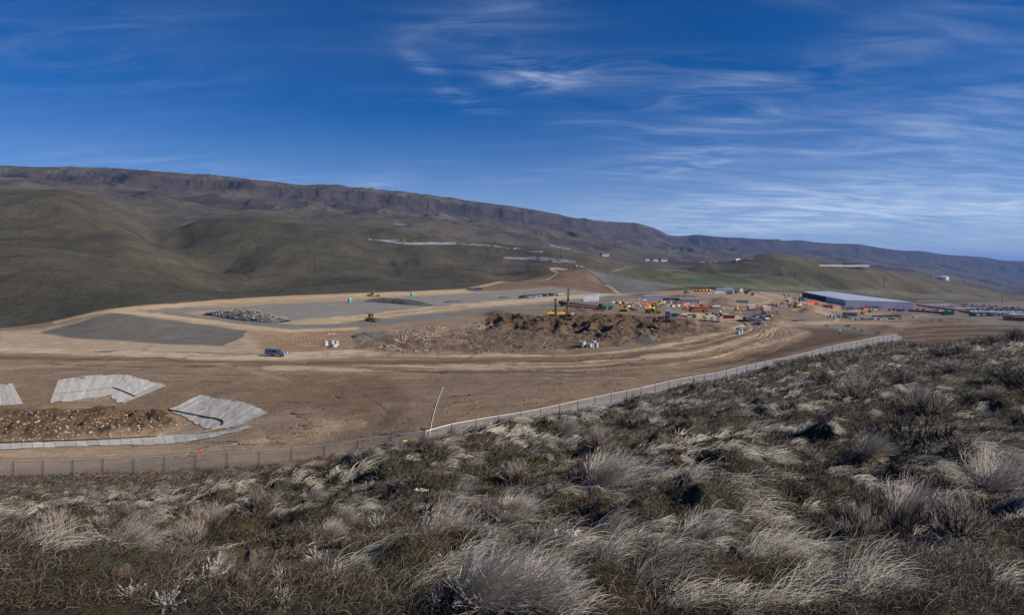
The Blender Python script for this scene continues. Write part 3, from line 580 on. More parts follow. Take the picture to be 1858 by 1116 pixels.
def strands(name, P, R, colr, m, parent=None):
    """P (n,k,3) points, R (n,k) radii, colr (n,3) -> one curves object"""
    n, k = P.shape[:2]; hc = bpy.data.hair_curves.new(name); hc.add_curves([k] * n)
    hc.attributes['position'].data.foreach_set('vector', P.reshape(-1).astype(np.float32))
    ra = hc.attributes.get('radius') or hc.attributes.new('radius', 'FLOAT', 'POINT'); ra.data.foreach_set('value', R.reshape(-1).astype(np.float32))
    ca = hc.attributes.new('Col', 'FLOAT_COLOR', 'CURVE'); cc = np.ones((n, 4), np.float32); cc[:, :3] = colr; ca.data.foreach_set('color', cc.ravel())
    hc.materials.append(m); o = bpy.data.objects.new(name, hc); COL.objects.link(o); o.parent = parent; return o
def fg_points(n, r0, r1, tmax=1.0):
    r = rng.uniform(r0, r1, n); t = rng.uniform(-tmax, tmax, n); i = r.astype(int); fr = r - i
    j = np.clip(np.searchsorted(T, t) - 1, 0, NC - 2); y = GY[i, j] * (1 - fr) + GY[i + 1, j] * fr
    return t * y, y
def straw_mask(x, y):
    a = fbm(x, y, 2.6, 4, 201); b = fbm(x * .7, y, .9, 3, 202); pr = CX + F * x / y
    base = sm(.44, .60, a * .62 + b * .38)
    far = sm(6, 16, y)
    right = sm(550, 1050, pr)
    d = base * (.08 + .30 * right) * (1 - far) + (.36 + .85 * base) * far
    lowleft = sm(14, 30, y) * (1 - sm(380, 760, pr)); d *= 1 - .68 * lowleft
    return np.clip(d, 0, 1)
RF0, RF1 = START['frame'] - 2, START['fence']
WIND = -.05
def make_grass():
    n = 17200
    x, y = fg_points(n, RF0, RF1 - 2); pr = CX + F * x / y
    keep = rng.random(n) < straw_mask(x, y) * np.clip(.08 + y / 26, .10, 1.0); x, y = x[keep], y[keep]; n = len(x)
    per = np.clip(70 - y * .9, 26, 66).astype(int); N_ = int(per.sum()); id_ = np.repeat(np.arange(n), per)
    size = rng.uniform(.55, 1.35, n)[id_]; yy = y[id_]
    ang = WIND + (fbm(x, y, 3.5, 3, 211)[id_] - .5) * 2.4 + rng.normal(0, .38, N_)
    spread = (.05 + .06 * rng.random(n))[id_] * size * (1 + yy / 25)
    a0 = rng.uniform(0, 2 * np.pi, N_); rr = np.sqrt(rng.random(N_)) * spread
    bx = x[id_] + np.cos(a0) * rr; by = yy + np.sin(a0) * rr; bz = HV(bx, by) - .01
    ln = rng.uniform(.12, .33, N_) * size * (1 + np.clip(yy - 12, 0, 30) / 60)
    el0 = rng.uniform(.12, .85, N_) + (rng.random(n) < .12)[id_] * .45; droop = rng.uniform(.7, 1.7, N_)
    k = 5; P = np.zeros((N_, k, 3)); P[:, 0] = np.stack([bx, by, bz], 1); el = el0; an = ang
    for s in range(1, k):
        st = ln / (k - 1); an = an + rng.normal(0, .10, N_)
        P[:, s, 0] = P[:, s - 1, 0] + np.cos(an) * np.cos(el) * st
        P[:, s, 1] = P[:, s - 1, 1] + np.sin(an) * np.cos(el) * st
        P[:, s, 2] = P[:, s - 1, 2] + np.sin(el) * st; el = el - droop / (k - 1) * 1.15
    g = HV(P[:, -1, 0], P[:, -1, 1]); P[:, -1, 2] = np.maximum(P[:, -1, 2], g + .015); g = HV(P[:, -2, 0], P[:, -2, 1]); P[:, -2, 2] = np.maximum(P[:, -2, 2], g + .025)
    r0 = np.maximum(.0011, yy * .00030) * rng.uniform(.7, 1.3, N_); R = r0[:, None] * np.array([1, 1, .85, .6, .15])
    tone = np.clip(rng.normal(.58, .26, n) + (fbm(x, y, 4.5, 3, 217) - .5) * 1.1, .04, 1)[id_] + rng.normal(0, .12, N_); tone = np.clip(tone, .05, 1.1)
    c0 = np.array((.12, .095, .066)); c1 = np.array((.80, .735, .60)); colr = c0 + (c1 - c0) * tone[:, None]
    lf = (sm(14, 32, yy) * (1 - sm(400, 750, pr[keep][id_])))[:, None]; colr = colr * (1 - .6 * lf) + np.array((.17, .115, .07)) * .6 * lf
    o = strands('dry_grass', P, R, colr, M_straw); tag(o, 'pale straw coloured grass lying flattened across the hillside', 'grass', kind='stuff')
def make_turf():
    n = 400000; x, y = fg_points(n, RF0, RF1 - 1)
    keep = rng.random(n) < np.clip(.55 + y / 60, 0, .85); x, y = x[keep], y[keep]; n = len(x)
    k = 3; ang = rng.uniform(0, 2 * np.pi, n); el = rng.uniform(.3, 1.4, n); ln = rng.uniform(.03, .10, n) * (1 + y / 14)
    P = np.zeros((n, k, 3)); P[:, 0] = np.stack([x, y, HV(x, y) - .005], 1)
    for s in range(1, k):
        P[:, s] = P[:, s - 1] + np.stack([np.cos(ang) * np.cos(el) + .25, np.sin(ang) * np.cos(el), np.sin(el)], 1) * (ln / 2)[:, None]; el = el - .6
    r0 = np.maximum(.0012, y * .00034) * rng.uniform(.7, 1.5, n); R = r0[:, None] * np.array([1, .8, .25])
    u = fbm(x, y, .7, 3, 221) * .6 + rng.random(n) * .4
    pal = np.array([(.035, .045, .015), (.075, .078, .030), (.115, .066, .034), (.085, .068, .042), (.26, .225, .165), (.04, .03, .02)])
    colr = pal[np.clip((u * 1.5 - .25) * 6, 0, 5).astype(int)] * rng.uniform(.6, 1.15, (n, 1)) * np.array((1.0, .94, 1.0))
    o = strands('turf', P, R, colr, M_turf); tag(o, 'short mossy turf of brown and green stubble under the straw', 'turf', kind='stuff')
make_grass(); make_turf()

def tube_mesh(name, PL, m, sides=3):
    """PL: list of (P (n,k,3), R (n,k)) -> mesh of tapered tubes"""
    VV, FF, base = [], [], 0
    for P, R in PL:
        n, k = P.shape[:2]; d = np.gradient(P, axis=1); d /= np.linalg.norm(d, axis=2, keepdims=True) + 1e-9
        up = np.where(np.abs(d[..., 2:3]) > .9, np.array([1., 0, 0]), np.array([0, 0, 1.])); a = np.cross(d, up); a /= np.linalg.norm(a, axis=2, keepdims=True) + 1e-9; b = np.cross(d, a)
        ring = [P + (a * math.cos(q) + b * math.sin(q)) * R[..., None] for q in [2 * math.pi * i / sides for i in range(sides)]]
        V = np.stack(ring, 2).reshape(-1, 3); idx = base + np.arange(n * k * sides).reshape(n, k, sides)
        f = [np.stack([idx[:, :-1, i], idx[:, :-1, (i + 1) % sides], idx[:, 1:, (i + 1) % sides], idx[:, 1:, i]], -1).reshape(-1, 4) for i in range(sides)]
        VV.append(V); FF += f; base += len(V)
    V = np.concatenate(VV); Fq = np.concatenate(FF)
    return raw_mesh(name, V, Fq, m)
def raw_mesh(name, V, Fq, m, smooth=False):
    me = bpy.data.meshes.new(name); me.vertices.add(len(V)); me.vertices.foreach_set('co', V.astype(np.float32).ravel())
    w = Fq.shape[1]; me.loops.add(Fq.size); me.loops.foreach_set('vertex_index', Fq.ravel().astype(np.int32)); me.polygons.add(len(Fq))
    me.polygons.foreach_set('loop_start', np.arange(0, Fq.size, w, dtype=np.int32)); me.polygons.foreach_set('loop_total', np.full(len(Fq), w, dtype=np.int32))
    me.polygons.foreach_set('use_smooth', np.full(len(Fq), smooth)); me.update(); me.materials.append(m); return me
def grow(base, az, el, ln, k, curve_el, wig, lean, g):
    """n polylines of k points from base points"""
    n = len(az); P = np.zeros((n, k, 3)); P[:, 0] = base; el = el.copy(); az = az.copy()
    for s in range(1, k):
        d = np.stack([np.cos(az) * np.cos(el), np.sin(az) * np.cos(el), np.sin(el)], 1) + np.array(lean) * (s / k)
        d /= np.linalg.norm(d, axis=1, keepdims=True); P[:, s] = P[:, s - 1] + d * (ln / (k - 1))[:, None]
        az = az + g.normal(0, wig, n); el = el + curve_el + g.normal(0, wig * .7, n)
    return P
def children_of(P, g, per, lo=.3, hi=1.0):
    n, k = P.shape[:2]; id_ = np.repeat(np.arange(n), per); u = g.uniform(lo, hi, len(id_)) * (k - 1); i = np.minimum(u.astype(int), k - 2); f = (u - i)[:, None]
    b = P[id_, i] * (1 - f) + P[id_, i + 1] * f; d = P[id_, i + 1] - P[id_, i]; d /= np.linalg.norm(d, axis=1, keepdims=True)
    return b, np.arctan2(d[:, 1], d[:, 0]), np.arcsin(np.clip(d[:, 2], -1, 1))
M_wood = mat('dark_twigs', (.075, .064, .054), .9, var=.3, scale=8)
M_pale = mat('pale_twigs', (.44, .39, .335), .85, var=.35, scale=14)
M_grey = mat('grey_twigs', (.26, .215, .185), .9, var=.35, scale=10)
M_silver = mat('silver_leaf', (.40, .39, .36), .8, var=.25, scale=20)
M_rust = mat('rusty_weed', (.16, .085, .045), .9, var=.3, scale=8)
def bush_meshes(kind, seed):
    """unit bushes, about 1 wide"""
    g = np.random.default_rng(seed); U = g.uniform
    if kind == 'woody':
        n = 20; az = U(0, 2 * np.pi, n); el = U(.12, 1.2, n); A = grow(np.stack([U(-.05, .05, n), U(-.05, .05, n), np.zeros(n)], 1), az, el, U(.34, .50, n), 6, .0, .15, (0, 0, .1), g); RA = U(.8, 1.2, n)[:, None] * np.linspace(.0075, .004, 6)
        b, ba, be = children_of(A, g, 10, .25); m = len(b); B = grow(b, ba + g.normal(0, .6, m), np.clip(be + g.normal(0, .35, m), -.1, 1.4), U(.10, .24, m), 5, .05, .14, (0, 0, .2), g); RB = np.linspace(.0045, .0026, 5)[None] * np.ones((m, 1))
        b, ba, be = children_of(B, g, 11, .15); m = len(b); D_ = grow(b, ba + g.normal(0, .7, m), np.clip(be + g.normal(.1, .4, m), -.2, 1.5), U(.04, .11, m), 4, .05, .15, (0, 0, .25), g); RD = np.linspace(.0030, .0014, 4)[None] * np.ones((m, 1))
        return tube_mesh('branches', [(A, RA), (B, RB)], M_wood), tube_mesh('twigs', [(D_, RD)], M_wood)
    if kind == 'feather':
        n = 420; bs = np.stack([U(-.16, .16, n), U(-.10, .10, n), np.zeros(n)], 1); az = U(-1.9, 1.9, n); el = U(.35, 1.3, n)
        A = grow(bs, az, el, U(.35, .78, n), 6, -.02, .05, (.35, .1, -.02), g); RA = U(.7, 1.2, n)[:, None] * np.linspace(.0036, .0013, 6)
        b, ba, be = children_of(A, g, 4, .4); m = len(b); B = grow(b, ba + g.normal(0, .28, m), be + g.normal(.1, .22, m), U(.06, .20, m), 4, -.02, .06, (.3, 0, 0), g); RB = np.linspace(.0020, .0008, 4)[None] * np.ones((m, 1))
        return tube_mesh('branches', [(A, RA)], M_pale), tube_mesh('twigs', [(B, RB)], M_pale)
    if kind == 'dense':
        n = 80; bs = np.stack([U(-.10, .10, n), U(-.08, .08, n), np.zeros(n)], 1); az = U(0, 2 * np.pi, n); el = U(.15, 1.45, n)
        A = grow(bs, az, el, U(.30, .50, n), 5, .05, .12, (.06, 0, .1), g); RA = np.linspace(.0075, .003, 5)[None] * np.ones((n, 1))
        b, ba, be = children_of(A, g, 18, .3); m = len(b); B = grow(b, ba + g.normal(0, .55, m), be + g.normal(.15, .35, m), U(.05, .16, m), 4, .04, .12, (0, 0, .25), g); RB = np.linspace(.0030, .0010, 4)[None] * np.ones((m, 1))
        return tube_mesh('branches', [(A, RA)], M_wood), tube_mesh('twigs', [(B, RB)], M_grey)
    if kind == 'sprig':
        n = 26; bs = np.stack([U(-.08, .08, n), U(-.08, .08, n), np.zeros(n)], 1); az = U(0, 2 * np.pi, n); el = U(.2, 1.4, n)
        A = grow(bs, az, el, U(.28, .60, n), 5, .03, .15, (.05, 0, 0), g); RA = np.linspace(.006, .003, 5)[None] * np.ones((n, 1))
        b, ba, be = children_of(A, g, 22, .25); m = len(b); aa = ba + g.normal(0, 1.0, m); ee = be + g.normal(0, .6, m); l = U(.025, .055, m)
        d = np.stack([np.cos(aa) * np.cos(ee), np.sin(aa) * np.cos(ee), np.sin(ee)], 1); s = np.cross(d, [0, 0, 1.]); s /= np.linalg.norm(s, axis=1, keepdims=True) + 1e-9
        w = l[:, None] * .28; L1 = l[:, None]
        q = np.stack([b, b + d * L1 * .5 + s * w, b + d * L1, b + d * L1 * .5 - s * w], 1); Fq = np.arange(m * 4).reshape(m, 4)
        return tube_mesh('branches', [(A, RA)], M_pale), raw_mesh('leaves', q.reshape(-1, 3), Fq, M_silver)
    if kind == 'weed':
        n = 90; bs = np.stack([U(-.12, .12, n), U(-.12, .12, n), U(0, .06, n)], 1); az = U(0, 2 * np.pi, n); el = U(.0, 1.5, n)
        A = grow(bs, az, el, U(.30, .55, n), 5, .12, .35, (0, 0, 0), g); RA = np.linspace(.007, .003, 5)[None] * np.ones((n, 1))
        b, ba, be = children_of(A, g, 8, .2); m = len(b); B = grow(b, ba + g.normal(0, .9, m), be + g.normal(0, .6, m), U(.08, .2, m), 3, .1, .3, (0, 0, 0), g); RB = np.linspace(.0045, .002, 3)[None] * np.ones((m, 1))
        return tube_mesh('branches', [(A, RA)], M_rust), tube_mesh('twigs', [(B, RB)], M_rust)
BM = {}
for kind, nv in (('woody', 3), ('feather', 2), ('dense', 3), ('sprig', 2), ('weed', 2)):
    BM[kind] = [bush_meshes(kind, 50 + i) for i in range(nv)]
NAMES = {'woody': 'sagebrush', 'feather': 'feathery_bush', 'dense': 'twiggy_bush', 'sprig': 'silver_sprig', 'weed': 'tumbleweed'}
def bush(kind, px, py, w, h, label, group=None, thick=1.0, rz=None, var=None, lo=2.0, hi=200.0):
    p = at(px, py, lo, hi); W = w * p.y / F; Hh = h * p.y / F
    r = bpy.data.objects.new(NAMES[kind], None); COL.objects.link(r); tag(r, label, 'bush', group)
    r.location = (p.x, p.y, p.z - .03 * Hh); r.empty_display_size = .2
    hs = {'woody': 1.45, 'feather': 1.5, 'dense': 1.9, 'sprig': 1.7, 'weed': 1.6}[kind]
    r.scale = (W, W * .85, Hh * hs * 1.0); r.rotation_euler.z = (rz if rz is not None else (random.uniform(-.35, .35) if kind == 'feather' else random.uniform(0, 6.28)))
    a, b = BM[kind][(var if var is not None else random.randrange(9)) % len(BM[kind])]
    for me in (a, b):
        o = bpy.data.objects.new(me.name.split('.')[0], me); COL.objects.link(o); o.parent = r
    return r
BUSHES = [
 ('woody', 1652, 822, 185, 92, 'open branching sagebrush with a short trunk above its black shadow, on the right slope'),
 ('woody', 1628, 975, 250, 120, 'largest dark sagebrush, wide and leafless, low on the right of the hillside'),
 ('dense', 1740, 975, 190, 85, 'low dark twiggy bush against the right side of the largest sagebrush'),
 ('dense', 1560, 980, 120, 75, 'small dark twiggy bush against the left side of the largest sagebrush'),
 ('feather', 1795, 890, 130, 75, 'grey upright bush of fine stems near the right edge, above the largest sagebrush'),
 ('dense', 1555, 728, 115, 52, 'rounded mauve grey bush standing alone on the upper right slope'),
 ('dense', 1685, 752, 120, 50, 'pale twiggy bush just above the open branching sagebrush'),
 ('woody', 1828, 694, 100, 50, 'dark greenish bush at the right edge below the hill crest'),
 ('dense', 1805, 725, 70, 30, 'small twiggy bush under the dark greenish bush at the right edge'),
 ('dense', 1490, 694, 60, 24, 'small grey bush left of the rounded mauve bush'),
 ('dense', 1640, 700, 70, 26, 'low grey bush right of the rounded mauve bush'),
 ('dense', 1725, 675, 80, 26, 'low grey bush on the crest beneath the graded brown field'),
 ('feather', 862, 1094, 210, 128, 'big pale feathery bush leaning right at the bottom edge'),
 ('feather', 960, 1096, 180, 90, 'lower right half of the pale feathery clump at the bottom edge'),
 ('feather', 1090, 880, 130, 66, 'purple grey feathery bush in the middle of the hillside'),
 ('dense', 1062, 872, 80, 52, 'dark based twiggy bush behind the purple grey feathery bush'),
 ('dense', 1085, 812, 70, 40, 'twiggy bush above the purple grey feathery bush'),
 ('sprig', 902, 942, 62, 44, 'silver leaved sprig with a dark hollow on its left, mid hillside'),
 ('feather', 925, 930, 90, 34, 'thin pale stems trailing right from the silver leaved sprig'),
 ('sprig', 685, 958, 52, 44, 'pale bleached sprig standing in brown moss left of centre'),
 ('dense', 470, 932, 110, 52, 'dark grey bush on the left shoulder of the hillside'),
 ('dense', 345, 992, 115, 48, 'white flecked bush with black shadow on the left slope'),
 ('sprig', 330, 996, 90, 34, 'silver leafy growth at the foot of the white flecked bush'),
 ('dense', 215, 945, 90, 36, 'faint grey bush on the far left slope'),
 ('dense', 180, 960, 70, 28, 'low grey bush on the far left slope beside another grey bush'),
 ('dense', 935, 872, 80, 40, 'mauve bush above the silver leaved sprig'),
 ('dense', 800, 858, 40, 22, 'tiny mauve bush behind white litter on the slope'),
 ('woody', 1140, 742, 44, 38, 'small crooked bush on the crest against the chain link fence'),
 ('woody', 1152, 776, 90, 30, 'low sprawling bush under the crooked bush on the crest'),
 ('sprig', 510, 1052, 44, 40, 'white leaved sprig at the lower left, upper of two'),
 ('sprig', 512, 1090, 50, 44, 'brightest white leaved sprig at the lower left, lower of two'),
 ('sprig', 668, 1040, 30, 34, 'small white sprig between two patches of brown moss'),
 ('sprig', 300, 1100, 110, 34, 'broad silver sprig patch at the bottom left'),
 ('sprig', 235, 1080, 80, 30, 'silver sprig patch left of the brown rocks'),
 ('sprig', 790, 1104, 60, 46, 'silver sprigs at the dark foot of the big feathery bush'),
 ('sprig', 1610, 1068, 90, 40, 'grey sprigs below the largest sagebrush'),
 ('feather', 1020, 790, 60, 34, 'upright pale tuft of stems on the crest beside the fence'),
 ('weed', 1391, 676, 22, 14, 'rusty tumbleweed caught at the foot of the fence, first of the right row'),
 ('weed', 1495, 652, 14, 9, 'small rusty tumbleweed at the fence, second of the right row'),
 ('weed', 1474, 656, 9, 6, 'tiny rusty tumbleweed beside the small one at the fence'),
 ('weed', 1576, 634, 15, 10, 'dark tumbleweed close to the far end of the fence'),
 ('weed', 1255, 706, 22, 12, 'rusty weed on the crest below the fence'),
 ('weed', 1155, 728, 18, 10, 'rusty weed right of the crooked bush on the crest'),
 ('weed', 1212, 716, 16, 9, 'rusty weed on the crest between the fence and the grass'),
 ('weed', 1660, 632, 30, 11, 'brown brush beside the end post of the fence'),
 ('weed', 1690, 642, 30, 10, 'brown brush below the end post of the fence'),
 ('weed', 1640, 645, 20, 9, 'small brown brush under the end post of the fence'),
 ('weed', 545, 845, 44, 13, 'rusty brush at the foot of the left fence near the yellow tape'),
 ('weed', 580, 838, 34, 13, 'rusty brush against a fence post, right of the rusty pile'),
 ('weed', 510, 851, 50, 10, 'low rusty brush along the left fence'),
 ('weed', 380, 858, 40, 9, 'brown brush along the left fence beneath the cracked bank'),
 ('weed', 270, 864, 40, 9, 'brown brush along the left fence beneath the dirt mound'),
 ('weed', 200, 868, 36, 8, 'low brown brush along the left fence beneath the grey strip'),
 ('weed', 605, 832, 26, 12, 'grey brown brush where the pale grass meets the fence'),
 ('dense', 1800, 626, 90, 26, 'dark scrub on the crest at the right horizon of the hill'),
 ('dense', 1845, 622, 80, 28, 'dark scrub on the crest at the right edge of the picture'),
 ('dense', 1745, 640, 70, 20, 'dark scrub on the crest left of the right edge scrub'),
 ('dense', 1700, 645, 50, 12, 'low dark scrub on the crest beyond the mauve bushes'),
]
for b in BUSHES: bush(*b)
def scatter(kind, n, label, group, s0, s1, rows):
    x, y = fg_points(n, *rows, .78)
    for i in range(n):
        Y = y[i]; s = random.uniform(s0, s1); r = bpy.data.objects.new(NAMES[kind], None); COL.objects.link(r); tag(r, label, 'bush', group)
        r.location = (x[i], Y, H(x[i], Y) - .02); r.scale = (s, s * .85, s * random.uniform(.7, 1.1)); r.rotation_euler.z = random.uniform(-.4, .4) if kind == 'feather' else random.uniform(0, 6.28)
        a, b = random.choice(BM[kind])
        for me in (a, b):
            o = bpy.data.objects.new(me.name.split('.')[0], me); COL.objects.link(o); o.parent = r
scatter('sprig', 30, 'small silver leaved sprig growing in the hillside turf', 'silver sprigs scattered over the hillside', .12, .34, (RF0 + 10, RF0 + 200))
scatter('dense', 46, 'small leafless twiggy shrub among the flattened straw grass', 'small shrubs scattered over the hillside', .25, .8, (RF0 + 60, RF0 + 290))
scatter('feather', 22, 'small pale feathery weed leaning right on the hillside', 'feathery weeds scattered over the hillside', .3, .75, (RF0 + 30, RF0 + 270))

# rocks on the hillside
def rock_mesh(seed, sub=3, name='rock', m=None):
    bm = bmesh.new(); bmesh.ops.create_icosphere(bm, subdivisions=sub, radius=.5); g = random.Random(seed)
    pl = [(Vector((g.gauss(0, 1), g.gauss(0, 1), g.gauss(0, 1))).normalized(), g.uniform(.26, .42)) for _ in range(11)]
    for v in bm.verts:
        for nrm, d in pl:
            q = v.co.dot(nrm)
            if q > d: v.co -= nrm * (q - d) * .92
        v.co *= 1 + g.uniform(-.02, .02)
    me = bpy.data.meshes.new(name); bm.to_mesh(me); bm.free(); me.materials.append(m); return me
M_rock = mat('mossy_rock', (.085, .062, .046), .95, var=.5, scale=7, bump=.5)
RK = [rock_mesh(i, 3, 'rock', M_rock) for i in range(3)]
for i, (px, py, w, h, lab) in enumerate([(222, 1046, 46, 34, 'single brown rock with orange lichen at the lower left'), (402, 1040, 62, 60, 'tall leaning brown rock, left one of the pair at the lower left'),
        (452, 1030, 44, 44, 'brown rock on the right of the leaning pair'), (438, 1062, 34, 36, 'small rock in front of the leaning pair'), (790, 934, 42, 26, 'dark flat rock in moss near the centre of the hillside'),
        (1340, 1010, 40, 22, 'dark stone in the grass right of centre'), (1230, 838, 26, 15, 'dark stone in pale grass on the middle slope')]):
    p = at(px, py, 2, 40); s = p.y / F; o = bpy.data.objects.new('rock', RK[i % 3]); COL.objects.link(o); o.location = (p.x, p.y, p.z + h * s * .22); o.scale = (w * s, w * s * .8, h * s); o.rotation_euler = (.2 * i, .4, i * 1.1); tag(o, lab, 'rock')
# crumpled white litter caught in the turf
M_litter = mat('white_litter', (.55, .54, .50), .8, var=.2)
for px, py, w, lab in [(1030, 980, 50, 'crumpled whitish plastic litter lying right of the big feathery bush'), (765, 895, 26, 'white plastic scrap on the slope, left of centre')]:
    p = at(px, py, 2, 40); s = w * p.y / F; bm = bmesh.new(); bmesh.ops.create_grid(bm, x_segments=14, y_segments=8, size=.5); g = random.Random(px)
    for v in bm.verts: v.co = Vector((v.co.x + g.uniform(-.05, .05), v.co.y * .6 + g.uniform(-.04, .04), g.uniform(0, .14)))
    bmesh.ops.delete(bm, geom=[f for f in bm.faces if g.random() < .38], context='FACES')
    me = bpy.data.meshes.new('plastic_litter'); bm.to_mesh(me); bm.free(); me.materials.append(M_litter); o = bpy.data.objects.new('plastic_litter', me); COL.objects.link(o)
    o.location = p + Vector((0, 0, .03)); o.scale = (s, s, s); tag(o, lab, 'litter')
# ------------------------------------------------------------------ builders for made things
class MB:
    def __init__(s): s.v = []; s.f = []
    def add(s, v, f):
        b = len(s.v); s.v += [tuple(q) for q in v]; s.f += [tuple(b + i for i in q) for q in f]; return s
    def box(s, x0, x1, y0, y1, z0, z1, rz=0, c=(0, 0)):
        v = [(x, y, z) for z in (z0, z1) for x, y in ((x0, y0), (x1, y0), (x1, y1), (x0, y1))]
        if rz: ca, sa = math.cos(rz), math.sin(rz); v = [(c[0] + (x - c[0]) * ca - (y - c[1]) * sa, c[1] + (x - c[0]) * sa + (y - c[1]) * ca, z) for x, y, z in v]
        return s.add(v, [(3, 2, 1, 0), (4, 5, 6, 7), (0, 1, 5, 4), (1, 2, 6, 5), (2, 3, 7, 6), (3, 0, 4, 7)])
    def prism(s, prof, y0, y1, taper=0.0):
        """profile in x, z pushed across y; points higher than the first edge lean in by taper"""
        n = len(prof); z0 = min(p[1] for p in prof); zz = max(p[1] for p in prof) - z0 + 1e-6
        v = [(x, y0 + taper * (z - z0) / zz, z) for x, z in prof] + [(x, y1 - taper * (z - z0) / zz, z) for x, z in prof]
        return s.add(v, [tuple(range(n))[::-1], tuple(range(n, 2 * n))] + [(i, (i + 1) % n, n + (i + 1) % n, n + i) for i in range(n)])
    def tube(s, a, b, r, r2=None, n=8, cap=True):
        a = Vector(a); b = Vector(b); d = (b - a).normalized(); r2 = r if r2 is None else r2
        u = d.cross(Vector((0, 0, 1)) if abs(d.z) < .9 else Vector((1, 0, 0))).normalized(); w = d.cross(u)
        v = [a + (u * math.cos(t) + w * math.sin(t)) * r for t in [2 * math.pi * i / n for i in range(n)]] + [b + (u * math.cos(t) + w * math.sin(t)) * r2 for t in [2 * math.pi * i / n for i in range(n)]]
        f = [(i, (i + 1) % n, n + (i + 1) % n, n + i) for i in range(n)]
        if cap: f += [tuple(range(n))[::-1], tuple(range(n, 2 * n))]
        return s.add(v, f)
    def path(s, pts, r, n=6):
        for a, b in zip(pts[:-1], pts[1:]): s.tube(a, b, r, n=n)
        return s
    def mesh(s, name, m):
        me = bpy.data.meshes.new(name); me.from_pydata(s.v, [], s.f)
        bm = bmesh.new(); bm.from_mesh(me); bmesh.ops.recalc_face_normals(bm, faces=bm.faces); bm.to_mesh(me); bm.free()
        for q in (m if isinstance(m, (list, tuple)) else [m]): me.materials.append(q)
        return me
    def part(s, name, m, parent=None):
        o = bpy.data.objects.new(name, s.mesh(name, m)); COL.objects.link(o); o.parent = parent; return o
def thing(name, label, cat, p, rz=0, group=None, sc=1.0):
    o = bpy.data.objects.new(name, None); COL.objects.link(o); o.location = p; o.rotation_euler.z = rz; o.scale = (sc, sc, sc); o.empty_display_size = .5
    return tag(o, label, cat, group)
def copy_tree(src, p, rz, label=None, sc=None):
    r = src.copy(); COL.objects.link(r); r.location = p; r.rotation_euler.z = rz
    if label: r['label'] = label
    if sc: r.scale = (sc, sc, sc)
    for ch in src.children:
        c = ch.copy(); COL.objects.link(c); c.parent = r
        for g in ch.children: d = g.copy(); COL.objects.link(d); d.parent = c
    return r
R = math.radians
K = {}
def m_(name, col, rough=.6, **k):
    if name not in K: K[name] = mat(name, col, rough, **k)
    return K[name]
GALV = m_('galvanised_steel', (.42, .43, .43), .45, metal=.35); TYRE = m_('tyre_rubber', (.02, .02, .02), .9); GLASS = m_('dark_glass', (.02, .028, .035), .12, spec=.7)
YEL = m_('machine_yellow', (.88, .54, .03), .5, var=.25, scale=2); STEEL = m_('worn_steel', (.10, .088, .075), .6, metal=.3, var=.3); BLK = m_('black_steel', (.018, .018, .02), .6)
WHT = m_('white_paint', (.72, .72, .70), .4); CHROME = m_('chrome', (.6, .6, .62), .2, metal=.8); RED = m_('red_paint', (.30, .03, .025), .5, var=.15); ORG = m_('safety_orange', (.75, .12, .03), .7, var=.1)
CONC = m_('precast_concrete', (.42, .43, .43), .9, var=.15, scale=3); TEAL = m_('teal_plastic', (.02, .36, .36), .5); GRN = m_('dark_green_paint', (.02, .14, .10), .5); BLU = m_('blue_paint', (.03, .06, .14), .35)
NAVY = m_('dark_blue_panel', (.03, .055, .10), .5); BRN_ = m_('brown_steel', (.13, .075, .035), .7, var=.3, scale=1); LGT = m_('lamp_glass', (.8, .8, .75), .2); RLT = m_('red_lens', (.4, .02, .02), .3)

